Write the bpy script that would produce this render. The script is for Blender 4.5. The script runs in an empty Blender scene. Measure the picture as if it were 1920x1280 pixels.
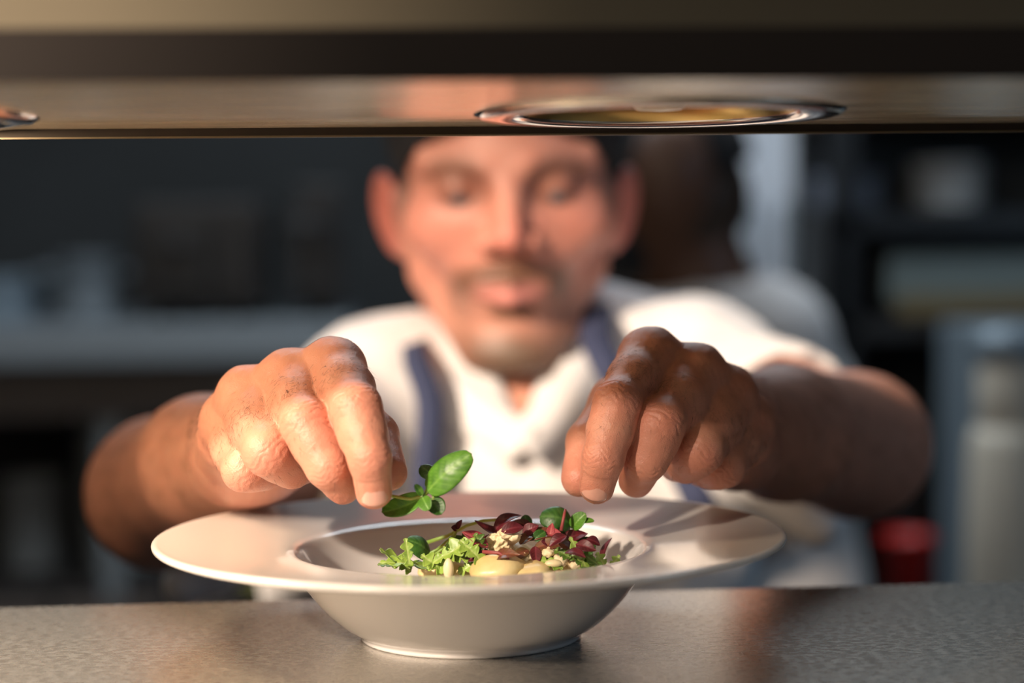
import bpy, bmesh, math, random
import numpy as np
from mathutils import Vector, Matrix, Euler
random.seed(7); np.random.seed(7)
C = bpy.context.scene.collection
SC = bpy.context.scene
PI = math.pi
HC = 1.20                                   # height of the pass counter above the floor

# ------------------------------------------------------------------ camera
F = 3600.0                                  # focal length in pixels of a 1920 px wide frame
CAMLOC = Vector((0, 0, HC + 0.1747))
RC = (Matrix.Rotation(math.radians(-4.4), 3, 'Z') @ Matrix.Rotation(math.radians(90 - 2.86), 3, 'X')
      @ Matrix.Rotation(math.radians(-0.67), 3, 'Z'))
cam = bpy.data.cameras.new('camera')
camo = bpy.data.objects.new('camera', cam); C.objects.link(camo)
camo.matrix_world = Matrix.Translation(CAMLOC) @ RC.to_4x4()
cam.sensor_width = 36; cam.lens = F * 36 / 1920
cam.clip_start = 0.05
cam.dof.use_dof = True; cam.dof.focus_distance = 0.832; cam.dof.aperture_fstop = 3.2
SC.camera = camo
def P(px, py, d):
    """point of the room seen at that pixel, d metres along the viewing axis"""
    return CAMLOC + RC @ Vector(((px - 960) * d / F, -(py - 640) * d / F, -d))

# ------------------------------------------------------------------ light
SC.view_settings.view_transform = 'Standard'; SC.view_settings.look = 'None'
SC.view_settings.gamma = 1; SC.view_settings.use_curve_mapping = False
SC.view_settings.exposure = 0.06
SC.cycles.use_denoising = True
SC.cycles.sample_clamp_indirect = 4.0
w = bpy.data.worlds.new('world'); SC.world = w; w.use_nodes = True
w.node_tree.nodes['Background'].inputs[0].default_value = (0.55, 0.68, 0.9, 1)
w.node_tree.nodes['Background'].inputs[1].default_value = 0.05
def lamp(name, kind, loc, target, energy, color, **kw):
    l = bpy.data.lights.new(name, kind); l.energy = energy; l.color = color
    for k, v in kw.items(): setattr(l, k, v)
    o = bpy.data.objects.new(name, l); C.objects.link(o); o.location = loc
    o.rotation_euler = (Vector(target) - Vector(loc)).to_track_quat('-Z', 'Y').to_euler()
    return o
SUN_AZ, SUN_EL = math.radians(39), math.radians(24.5)
sd = Vector((-math.sin(SUN_AZ) * math.cos(SUN_EL), -math.cos(SUN_AZ) * math.cos(SUN_EL), math.sin(SUN_EL)))
lamp('low_sun', 'SUN', sd * 6 + Vector((0, .8, HC)), (0, .8, HC), 6.3, (1.0, .80, .62), angle=math.radians(2.0))
lamp('cool_side_fill', 'AREA', (2.3, 0.2, HC + .9), (0.2, 1.2, HC), 8, (.50, .74, 1.0), shape='RECTANGLE', size=1.1, size_y=1.0)  # unseen cool fill added from the right; that wall has no window
lamp('kitchen_fill', 'AREA', (0.1, 2.45, HC + 1.35), (0.1, 2.6, HC), 24, (.82, .92, 1.0), shape='RECTANGLE', size=1.6, size_y=.5)  # unseen fill added overhead to lift the background
lamp('warm_front_fill', 'AREA', (-.95, -.8, HC + 1.35), (0, 1.3, HC + .1), 14, (1.0, .86, .7), shape='RECTANGLE', size=1.6, size_y=.8)  # unseen warm fill added in front to brighten the chef

# ------------------------------------------------------------------ naming helpers
def link(name, me, parent=None, mats=()):
    o = bpy.data.objects.new(name, me); C.objects.link(o)
    for m in mats: me.materials.append(m)
    if parent: o.parent = parent
    return o
def tag(o, label=None, cat=None, group=None, kind=None):
    if label: o['label'] = label
    if cat: o['category'] = cat
    if group: o['group'] = group
    if kind: o['kind'] = kind
    return o
def thing(name, label, cat, loc=(0, 0, 0), group=None):
    o = bpy.data.objects.new(name, None); C.objects.link(o); o.location = loc
    o.empty_display_size = .02
    return tag(o, label, cat, group)

# ------------------------------------------------------------------ materials
def mat(name, color, rough=.5, metal=0, **kw):
    m = bpy.data.materials.new(name); m.use_nodes = True
    b = m.node_tree.nodes['Principled BSDF']
    b.inputs['Base Color'].default_value = (*color, 1); b.inputs['Roughness'].default_value = rough
    b.inputs['Metallic'].default_value = metal
    for k, v in kw.items():
        b.inputs[k.replace('_', ' ')].default_value = v
    return m
def noise_mix(m, scale, c1, c2, detail=3, stretch=(1, 1, 1), lo=.35, hi=.65, bump=0, bscale=None, rough=None, bdist=.001):
    nt = m.node_tree; N = nt.nodes; L = nt.links; b = N['Principled BSDF']
    tc = N.new('ShaderNodeTexCoord'); mp = N.new('ShaderNodeMapping'); mp.inputs['Scale'].default_value = stretch
    L.new(tc.outputs['Object'], mp.inputs[0])
    n = N.new('ShaderNodeTexNoise'); n.inputs['Scale'].default_value = scale; n.inputs['Detail'].default_value = detail
    L.new(mp.outputs[0], n.inputs['Vector'])
    r = N.new('ShaderNodeValToRGB'); r.color_ramp.elements[0].position = lo; r.color_ramp.elements[1].position = hi
    r.color_ramp.elements[0].color = (*c1, 1); r.color_ramp.elements[1].color = (*c2, 1)
    L.new(n.outputs[0], r.inputs[0]); L.new(r.outputs[0], b.inputs['Base Color'])
    if rough:
        mr = N.new('ShaderNodeMapRange'); mr.inputs['To Min'].default_value = rough[0]; mr.inputs['To Max'].default_value = rough[1]
        L.new(n.outputs[0], mr.inputs[0]); L.new(mr.outputs[0], b.inputs['Roughness'])
    if bump:
        n2 = N.new('ShaderNodeTexNoise'); n2.inputs['Scale'].default_value = bscale or scale * 3; n2.inputs['Detail'].default_value = 4
        L.new(mp.outputs[0], n2.inputs['Vector'])
        bp = N.new('ShaderNodeBump'); bp.inputs['Strength'].default_value = bump; bp.inputs['Distance'].default_value = bdist
        L.new(n2.outputs[0], bp.inputs['Height']); L.new(bp.outputs[0], b.inputs['Normal'])
    return m
M = {}
M['ceramic'] = mat('glazed_ceramic', (.72, .70, .69), .2, Coat_Weight=.5, Coat_Roughness=.03)
M['counter'] = noise_mix(mat('worn_steel', (.5, .5, .5), .34, .76), 260, (.44, .42, .39), (.58, .55, .50), 8, (.8, 1.2, 1), .30, .70, .28, 900, (.18, .36), .0003)
M['steel'] = noise_mix(mat('brushed_steel', (.5, .5, .52), .3, 1), 20, (.42, .42, .44), (.56, .56, .58), 4, (1, 30, 30), .3, .7, 0, None, (.24, .40))
M['mirror_steel'] = noise_mix(mat('polished_steel', (.5, .5, .5), .1, .35), 14, (.86, .74, .52), (.96, .86, .68), 3, (1, 4, 4), .3, .7, .15, 40, (.10, .20), .0006)
M['dark_steel'] = mat('dark_steel', (.035, .028, .025), .45, .6)
M['black'] = mat('black_enamel', (.012, .012, .013), .35)
M['rubber'] = mat('black_rubber', (.02, .02, .02), .7)
M['glass'] = mat('oven_glass', (.02, .022, .022), .08)
M['bronze'] = mat('bronzed_steel', (.20, .17, .12), .4, .8)
M['white'] = mat('white_enamel', (.62, .64, .66), .4)
M['greywall'] = noise_mix(mat('grey_paint', (.06, .065, .068), .7), 3, (.032, .037, .040), (.044, .050, .055), 3)
M['tile'] = noise_mix(mat('floor_tile', (.10, .07, .05), .5), 4, (.07, .045, .035), (.12, .085, .06), 3)
M['gold'] = mat('brass_reflector', (.85, .62, .25), .25, 1)
M['chrome'] = mat('chrome_ring', (.75, .72, .70), .12, 1)
M['bulb_off'] = mat('bulb_glass', (.75, .6, .4), .2)
M['bulb_on'] = mat('lit_bulb', (1, .7, .35), .3, Emission_Color=(1, .62, .25, 1), Emission_Strength=12)
# ------------------------------------------------------------------ signed distance modelling
f32 = np.float32
def V3(v): return np.array(tuple(v), f32)
class Grid:
    def __init__(s, lo, hi, h):
        s.lo = np.array(lo, f32); s.h = f32(h)
        s.n = np.ceil((np.array(hi) - np.array(lo)) / h).astype(int) + 1
        s.ax = [s.lo[i] + np.arange(s.n[i], dtype=f32) * s.h for i in range(3)]
    def field(s, big=.05): return np.full(s.n, big, f32)
    def sub(s, lo, hi):
        a = np.clip(((np.array(lo) - s.lo) / s.h).astype(int), 0, s.n); b = np.clip(((np.array(hi) - s.lo) / s.h).astype(int) + 2, 0, s.n)
        if (b <= a).any(): return None
        sl = tuple(slice(int(a[i]), int(b[i])) for i in range(3))
        X, Y, Z = np.meshgrid(*[s.ax[i][sl[i]] for i in range(3)], indexing='ij')
        return sl, X, Y, Z
def smin(a, b, k):
    if k <= 0: return np.minimum(a, b)
    h = np.maximum(k - np.abs(a - b), 0) / k
    return np.minimum(a, b) - h * h * k * f32(.25)
def smax(a, b, k): return -smin(-a, -b, k)
def d_cone(X, Y, Z, a, b, r1, r2):
    a = V3(a); b = V3(b); ba = b - a; l2 = float(ba @ ba); rr = r1 - r2
    a2 = max(l2 - rr * rr, 1e-9); il2 = 1 / l2
    px, py, pz = X - a[0], Y - a[1], Z - a[2]
    y = px * ba[0] + py * ba[1] + pz * ba[2]; z = y - l2
    x2 = (px * px + py * py + pz * pz) * l2 * l2 - y * y * l2          # |pa*l2 - ba*y|^2
    x2 = np.maximum(x2, 0)
    y2 = y * y * l2; z2 = z * z * l2
    k = np.sign(rr) * rr * rr * x2
    c1 = np.sign(z) * a2 * z2 > k
    c2 = np.sign(y) * a2 * y2 < k
    d = (np.sqrt(x2 * a2 * il2) + y * rr) * il2 - r1
    d = np.where(c2, np.sqrt(x2 + y2) * il2 - r1, d)
    d = np.where(c1, np.sqrt(x2 + z2) * il2 - r2, d)
    return d.astype(f32)
def d_ell(X, Y, Z, c, r, R=None):
    c = V3(c); px, py, pz = X - c[0], Y - c[1], Z - c[2]
    if R is not None:
        R = np.array(R, f32)                                        # rows = local axes
        px, py, pz = (R[i, 0] * px + R[i, 1] * py + R[i, 2] * pz for i in range(3))
    k0 = np.sqrt((px / r[0]) ** 2 + (py / r[1]) ** 2 + (pz / r[2]) ** 2)
    k1 = np.sqrt((px / r[0] ** 2) ** 2 + (py / r[1] ** 2) ** 2 + (pz / r[2] ** 2) ** 2) + 1e-9
    return (k0 * (k0 - 1) / k1).astype(f32)
def add(g, D, fn, lo, hi, k, op='u'):
    m = .012 + k
    s = g.sub(np.minimum(lo, hi) - m, np.maximum(lo, hi) + m)
    if s is None: return
    sl, X, Y, Z = s; d = fn(X, Y, Z)
    D[sl] = smin(D[sl], d, k) if op == 'u' else smax(D[sl], -d, k)
def cone(g, D, a, b, r1, r2, k=.004, op='u'):
    a, b = V3(a), V3(b); r = max(r1, r2)
    add(g, D, lambda X, Y, Z: d_cone(X, Y, Z, a, b, r1, r2), np.minimum(a, b) - r, np.maximum(a, b) + r, k, op)
def ell(g, D, c, r, k=.004, op='u', R=None):
    c = V3(c); m = max(r)
    add(g, D, lambda X, Y, Z: d_ell(X, Y, Z, c, r, R), c - m, c + m, k, op)
def ball(g, D, c, r, k=.004, op='u'): ell(g, D, c, (r, r, r), k, op)
def surface(g, D):
    """surface nets: vertices (n,3) and quads (m,4)"""
    s = D < 0; n = g.n - 1
    cor = [(i, j, k) for i in (0, 1) for j in (0, 1) for k in (0, 1)]
    cnt = np.zeros(tuple(n), np.int8)
    for i, j, k in cor: cnt += s[i:i + n[0], j:j + n[1], k:k + n[2]]
    act = (cnt > 0) & (cnt < 8); idx = np.argwhere(act); N = len(idx)
    vid = np.full(tuple(n), -1, np.int32); vid[act] = np.arange(N)
    vals = {c: D[idx[:, 0] + c[0], idx[:, 1] + c[1], idx[:, 2] + c[2]] for c in cor}
    acc = np.zeros((N, 3)); num = np.zeros(N)
    for c in cor:
        for ax in range(3):
            if c[ax]: continue
            e = list(c); e[ax] = 1; e = tuple(e); a, b = vals[c], vals[e]
            cr = (a < 0) != (b < 0); t = np.where(cr, a / np.where(cr, a - b, 1), 0)
            p = np.array(c, float)[None] + np.zeros((N, 3)); p[:, ax] += t
            acc += p * cr[:, None]; num += cr
    v = g.lo + (idx + acc / num[:, None]) * g.h
    quads = []
    for ax in range(3):
        u, w_ = (ax + 1) % 3, (ax + 2) % 3
        s0 = [slice(None)] * 3; s1 = [slice(None)] * 3; s0[ax] = slice(0, -1); s1[ax] = slice(1, None)
        a, b = s[tuple(s0)], s[tuple(s1)]
        e = np.argwhere(a != b)
        e = e[(e[:, u] > 0) & (e[:, w_] > 0) & (e[:, u] < n[u]) & (e[:, w_] < n[w_])]
        if not len(e): continue
        du = np.zeros(3, int); du[u] = 1; dw = np.zeros(3, int); dw[w_] = 1
        q = np.stack([vid[tuple((e - du - dw).T)], vid[tuple((e - dw).T)], vid[tuple(e.T)], vid[tuple((e - du).T)]], 1)
        fl = ~a[tuple(e.T)]; q[fl] = q[fl][:, ::-1]
        quads.append(q)
    q = np.concatenate(quads); q = q[(q >= 0).all(1)]
    return v.astype(f32), q
def np_mesh(name, v, q, smooth=True):
    me = bpy.data.meshes.new(name); v = np.asarray(v, f32); q = np.asarray(q, np.int32)
    me.vertices.add(len(v)); me.vertices.foreach_set('co', v.ravel())
    me.loops.add(q.size); me.loops.foreach_set('vertex_index', q.ravel())
    k = q.shape[1]
    me.polygons.add(len(q)); me.polygons.foreach_set('loop_start', np.arange(0, q.size, k, dtype=np.int32))
    try: me.polygons.foreach_set('loop_total', np.full(len(q), k, np.int32))
    except Exception: pass
    if smooth: me.polygons.foreach_set('use_smooth', np.ones(len(q), bool))
    me.update(); me.validate()
    return me
def vnormals(v, q):
    n = np.cross(v[q[:, 2]] - v[q[:, 0]], v[q[:, 3]] - v[q[:, 1]])
    out = np.zeros_like(v)
    for i in range(4): np.add.at(out, q[:, i], n)
    return out / (np.linalg.norm(out, axis=1, keepdims=True) + 1e-12)
def relax(v, q, it=2, lam=.5):
    for _ in range(it):
        acc = np.zeros_like(v); num = np.zeros(len(v), f32)
        for i in range(4):
            a, b = q[:, i], q[:, (i + 1) % 4]
            np.add.at(acc, a, v[b]); np.add.at(num, a, 1); np.add.at(acc, b, v[a]); np.add.at(num, b, 1)
        v = v + lam * (acc / np.maximum(num, 1)[:, None] - v)
    return v
def drop(v, q, keep):
    """keep only quads whose four vertices satisfy keep"""
    q = q[keep[q].all(1)]; used = np.unique(q); m = np.full(len(v), -1); m[used] = np.arange(len(used))
    return v[used], m[q], used
def set_color(me, name, col):
    a = me.color_attributes.new(name, 'FLOAT_COLOR', 'POINT')
    c = np.ones((len(col), 4), f32); c[:, :3] = col; a.data.foreach_set('color', c.ravel())
def pnoise(v, scale, seed=0, oct=3):
    """cheap smooth value noise in [-1,1] at points v"""
    out = np.zeros(len(v), f32); amp = 1.; tot = 0
    rs = np.random.RandomState(seed)
    for o in range(oct):
        for _ in range(5):
            d = rs.normal(size=3); d /= np.linalg.norm(d)
            out += amp * np.sin((v @ d.astype(f32)) * scale * (1 + .5 * rs.rand()) + rs.rand() * 6.28) / 5
        tot += amp * .6; amp *= .5; scale *= 2.1
    return out / tot
# ------------------------------------------------------------------ mesh helpers for the set
def bm_box(bm, x0, x1, y0, y1, z0, z1, bev=0):
    r = bmesh.ops.create_cube(bm, size=1, matrix=Matrix.Translation(((x0 + x1) / 2, (y0 + y1) / 2, (z0 + z1) / 2)) @ Matrix.Diagonal((x1 - x0, y1 - y0, z1 - z0, 1)))
    if bev:
        es = list({e for v in r['verts'] for e in v.link_edges}); bmesh.ops.bevel(bm, geom=es, offset=bev, segments=2, affect='EDGES', profile=.6)
def bm_tube(bm, pts, r, seg=12, r2=None):
    pts = [Vector(p) for p in pts]; rings = []
    for i, p in enumerate(pts):
        t = (pts[min(i + 1, len(pts) - 1)] - pts[max(i - 1, 0)]).normalized(); u = t.orthogonal().normalized(); v = t.cross(u)
        if rings: 
            u = (lastu - t * lastu.dot(t)).normalized(); v = t.cross(u)
        lastu = u; rr = r if r2 is None else r + (r2 - r) * i / (len(pts) - 1)
        rings.append([bm.verts.new(p + (u * math.cos(a) + v * math.sin(a)) * rr) for a in (2 * PI * k / seg for k in range(seg))])
    for a, b in zip(rings, rings[1:]):
        for k in range(seg): bm.faces.new((a[k], a[(k + 1) % seg], b[(k + 1) % seg], b[k]))
    bm.faces.new(rings[0][::-1]); bm.faces.new(rings[-1])
def bm_lathe(bm, prof, c=(0, 0, 0), seg=64, closed=False):
    c = Vector(c); rings = []
    for r, z in prof:
        rings.append([bm.verts.new(c + Vector((0, 0, z)))] if r < 1e-6 else [bm.verts.new(c + Vector((r * math.cos(2 * PI * k / seg), r * math.sin(2 * PI * k / seg), z))) for k in range(seg)])
    pr = list(zip(rings, rings[1:])) + ([(rings[-1], rings[0])] if closed else [])
    for a, b in pr:
        for k in range(seg):
            k2 = (k + 1) % seg
            if len(a) == 1 and len(b) == 1: continue
            if len(a) == 1: bm.faces.new((a[0], b[k2], b[k]))
            elif len(b) == 1: bm.faces.new((a[k], a[k2], b[0]))
            else: bm.faces.new((a[k], a[k2], b[k2], b[k]))
def fin(name, bm, m, parent=None, smooth=False, label=None):
    bmesh.ops.recalc_face_normals(bm, faces=bm.faces)
    me = bpy.data.meshes.new(name); bm.to_mesh(me); bm.free()
    if smooth: me.polygons.foreach_set('use_smooth', np.ones(len(me.polygons), bool)); 
    o = link(name, me, parent, [M[m] if isinstance(m, str) else m])
    if label: o['label'] = label
    return o
def box(name, m, x0, x1, y0, y1, z0, z1, parent=None, bev=0, label=None):
    """axis-aligned box; coordinates are relative to the parent's place when it has one"""
    bm = bmesh.new(); bm_box(bm, x0, x1, y0, y1, z0, z1, bev); return fin(name, bm, m, parent, False, label)
def structure(o): o['kind'] = 'structure'; return o
T = HC
# ------------------------------------------------------------------ the room
structure(box('floor', 'tile', -5.3, 3.2, -3.2, 4.6, -.05, 0))
structure(box('wall_back', 'greywall', -5.3, 3.2, 4.5, 4.6, 0, 3.9))
structure(box('wall_left', 'greywall', -5.3, -5.2, -3.2, 4.5, 0, 3.9))
WY_ = -2.2
structure(box('ceiling', 'greywall', -5.3, 3.3, WY_ - .1, 4.6, 3.9, 4.0))
structure(box('wall_right', 'greywall', 3.2, 3.3, -3.2, 4.5, 0, 3.9))
# unseen wall behind the camera; its window is added to shape the sunlight
WY = -2.2; k_ = math.tan(SUN_AZ); e_ = math.tan(SUN_EL)
def sunback(x, y, z): s_ = y - WY; return x - s_ * k_, z + s_ * e_ / math.cos(SUN_AZ)
xr, _ = sunback(.135, .86, T); xl, _ = sunback(-.95, .86, T)
_, zt = sunback(0, 1.30, T + .33); _, zb = sunback(0, .5, T - .35)
bm = bmesh.new()
bm_box(bm, -5.2, xl, WY - .1, WY, 0, 3.9); bm_box(bm, xr, 3.2, WY - .1, WY, 0, 3.9)
bm_box(bm, xl, xr, WY - .1, WY, 0, zb); bm_box(bm, xl, xr, WY - .1, WY, zt, 3.9)
structure(fin('wall_front', bm, 'greywall'))
bm = bmesh.new()
for a, b, c, d in ((xl, xl + .03, zb, zt), (xr - .03, xr, zb, zt), (xl, xr, zb, zb + .03), (xl, xr, zt - .03, zt)): bm_box(bm, a, b, WY - .08, WY - .02, c, d)
structure(fin('sun_opening_frame', bm, 'white'))

# ------------------------------------------------------------------ pass counter
cnt = thing('pass_counter', 'long scratched stainless steel counter the white plate stands on', 'counter', (0, .6, 0))
ed = .955
box('worktop', 'counter', -1.6, 1.6, .30 - .6, ed - .6, T - .04, T, cnt, .0025)
box('front_panel', 'steel', -1.58, 1.58, .34 - .6, .36 - .6, .10, T - .04, cnt)
box('undershelf', 'steel', -1.58, 1.58, .36 - .6, ed - .62, .40, .42, cnt)
for x_ in (-1.5, 0, 1.5):
    for y_ in (.42, .90):
        bm = bmesh.new(); bm_tube(bm, [(x_, y_ - .6, 0), (x_, y_ - .6, T - .04)], .02); fin('leg', bm, 'steel', cnt, True)

# ------------------------------------------------------------------ heated gantry above the counter
GZ = T + .2279                      # underside
gan = thing('heated_gantry', 'low steel gantry shelf with round heat lamps above the counter', 'shelf', (0, .7, T))
def circ(cx, cy, r, n=64): return [(cx + r * math.cos(2 * PI * k / n), cy + r * math.sin(2 * PI * k / n)) for k in range(n)]
yn, yf = .618, .858
HL = [P(1236, 214, .780), P(1236, 214, .780) + Vector((-.324, .0, 0)), P(1236, 214, .780) + Vector((.324, .0, 0))]
HR_ = .058
# underside plate with round holes: build as a grid of quads between the outline and the circles
bm = bmesh.new()
xs = sorted([-1.1] + [h.x + s * .0785 for h in HL for s in (-1, 1)] + [1.1])
ys = (yn, min(h.y for h in HL) - .0785, min(h.y for h in HL) + .0785, yf)
cy_ = HL[0].y
def quad(a, b, c, d): bm.faces.new([bm.verts.new(Vector(p) - Vector((0, .7, T))) for p in (a, b, c, d)])
for zz in (GZ,):
    for i in range(len(xs) - 1):
        x0, x1 = xs[i], xs[i + 1]; hole = [h for h in HL if abs((x0 + x1) / 2 - h.x) < .01]
        if not hole: quad((x0, yn, zz), (x1, yn, zz), (x1, yf, zz), (x0, yf, zz)); continue
        h = hole[0]
        quad((x0, yn, zz), (x1, yn, zz), (x1, ys[1], zz), (x0, ys[1], zz)); quad((x0, ys[2], zz), (x1, ys[2], zz), (x1, yf, zz), (x0, yf, zz))
        n = 64; sq = []
        for k in range(n):
            a = 2 * PI * k / n; c_, s_ = math.cos(a), math.sin(a); m_ = .0785 / max(abs(c_), abs(s_)); sq.append((h.x + c_ * m_, h.y + s_ * m_, zz))
        ci = [(x_, y_, zz) for x_, y_ in circ(h.x, h.y, HR_, n)]
        for k in range(n): quad(sq[k], sq[(k + 1) % n], ci[(k + 1) % n], ci[k])
bmesh.ops.remove_doubles(bm, verts=bm.verts, dist=1e-5)
fin('underside', bm, 'mirror_steel', gan)
box('top_panel', 'steel', -1.1, 1.1, yn - .7, yf - .7, .2279 + .012, .2279 + .0165, gan)
box('back_lip', 'dark_steel', -1.1, 1.1, yf - .7, yf - .7 + .0012, .2279 - .0035, .2279 + .0165, gan)
box('back_edge', 'bronze', -1.1, 1.1, yf - .7 - .0005, yf - .7 + .0018, .2279 - .0043, .2279 - .0035, gan, 0, 'thin bright folded edge')
box('front_lip', 'dark_steel', -1.1, 1.1, yn - .7 - .002, yn - .7, .2279 - .0004, .2279 + .0165, gan, 0, 'dark front edge of the shelf')
box('upper_panel', 'bronze', -1.1, 1.1, yn - .7 + .08, yn - .7 + .084, .2279 + .0165, .2279 + .085, gan)
for x_ in (-1.05, 1.05):
    bm = bmesh.new(); bm_tube(bm, [(x_, .02, 0), (x_, .02, .2279)], .012); fin('post', bm, 'steel', gan, True)
for i, h in enumerate(HL):
    loc_ = Vector((h.x, h.y - .7, .2279))
    bm = bmesh.new(); bm_lathe(bm, [(HR_ - .002, .0), (HR_ - .006, .006), (.034, .0105), (.0, .0112)], seg=64); l = fin('heat_lamp', bm, 'gold', gan, True, 'brass reflector bowl'); l.location = loc_
    bm = bmesh.new(); bm_lathe(bm, [(HR_ - .001, .004), (HR_ - .001, -.0005), (HR_ + .004, -.0022), (HR_ + .014, -.0022), (HR_ + .0175, -.0002), (HR_ + .0175, .0003), (HR_ + .001, .0006)], seg=96, closed=True); fin('trim_ring', bm, 'chrome', l, True, 'chrome ring')
    bm = bmesh.new(); bm_lathe(bm, [(0, .0005), (.009, .001), (.013, .004), (.012, .009), (.006, .0107)], seg=32); fin('bulb', bm, 'bulb_on' if i == 1 else 'bulb_off', l, True)
hl = HL[1]
lamp('heat_lamp_light', 'AREA', (hl.x, hl.y, GZ - .004), (hl.x + .015, hl.y + .04, T), 1.1, (1.0, .72, .45), shape='DISK', size=.07)

# ------------------------------------------------------------------ plate
PC = P(884, 1205, .862); PC.z = T
pl = thing('plate', 'wide-rimmed white pasta plate holding the salad, standing on the steel counter', 'plate', PC)
prof = [(0, .0065), (.030, .0065), (.046, .0085), (.058, .0145), (.068, .0250), (.0745, .0345), (.0775, .0392), (.0800, .0408), (.086, .0418), (.110, .0440), (.134, .0466),
        (.1385, .0472), (.1402, .0466), (.1404, .0455), (.1392, .0442), (.132, .0424), (.110, .0394), (.092, .0368), (.0835, .0345), (.078, .030), (.068, .0170), (.058, .0075), (.0505, .0030), (.0495, .0008), (.0485, 0), (.0465, 0), (.045, .0015), (0, .0022)]
def smooth_prof(pr, k=5):
    out = []
    for i in range(len(pr) - 1):
        a, b, c, d = pr[max(i - 1, 0)], pr[i], pr[i + 1], pr[min(i + 2, len(pr) - 1)]
        for j in range(k):
            t = j / k; out.append(tuple(.5 * ((2 * b[q]) + (c[q] - a[q]) * t + (2 * a[q] - 5 * b[q] + 4 * c[q] - d[q]) * t * t + (3 * b[q] - a[q] - 3 * c[q] + d[q]) * t ** 3) for q in (0, 1)))
    return [(max(r, 0), z) for r, z in out] + [pr[-1]]
bm = bmesh.new(); bm_lathe(bm, smooth_prof(prof, 4), seg=160); bmesh.ops.remove_doubles(bm, verts=bm.verts, dist=1e-6)
fin('rimmed_bowl', bm, 'ceramic', pl, True)
# ------------------------------------------------------------------ the chef: joints of hands and arms
FN = ('index', 'middle', 'ring', 'pinky')
LH = dict(   # hand at the left of the picture
    wrist=P(475, 832, .930),
    index=[P(628, 694, .850), P(668, 767, .806), P(693, 858, .794), P(701, 920, .802)],
    middle=[P(545, 716, .855), P(575, 796, .814), P(614, 874, .808), P(643, 911, .819)],
    ring=[P(464, 748, .864), P(502, 846, .824), P(548, 877, .838), P(577, 873, .860)],
    pinky=[P(432, 794, .874), P(458, 879, .840), P(496, 883, .853), P(520, 879, .871)],
    thumb=[P(560, 790, .908), P(652, 768, .872), P(704, 815, .842), P(729, 884, .820)],
    rad=dict(index=(.0118, .0100, .0088, .0077), middle=(.0118, .0099, .0090, .0079), ring=(.0115, .0098, .0086, .0076),
             pinky=(.0112, .0088, .0078, .0070), thumb=(.015, .0120, .0095, .0082)),
    elbow=P(305, 925, 1.15), er=.043, mid=(P(385, 866, 1.02), .034), side=1)
RH = dict(   # hand at the right of the picture
    wrist=P(1362, 800, .955),
    index=[P(1216, 672, .876), P(1157, 756, .838), P(1131, 856, .832), P(1119, 911, .840)],
    middle=[P(1303, 704, .880), P(1236, 795, .843), P(1212, 862, .844), P(1193, 899, .857)],
    ring=[P(1362, 746, .889), P(1312, 842, .857), P(1285, 868, .870), P(1268, 872, .888)],
    pinky=[P(1396, 793, .903), P(1358, 873, .873), P(1331, 883, .886), P(1312, 884, .902)],
    thumb=[P(1285, 762, .935), P(1160, 756, .892), P(1103, 828, .870), P(1087, 896, .858)],
    rad=dict(index=(.0115, .0094, .0090, .0079), middle=(.0115, .0102, .0092, .0080), ring=(.0115, .0100, .0087, .0077),
             pinky=(.0112, .0088, .0079, .0070), thumb=(.015, .0118, .0093, .0084)),
    elbow=P(1608, 835, 1.20), er=.043, mid=(P(1470, 812, 1.06), .036), side=-1)

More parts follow.
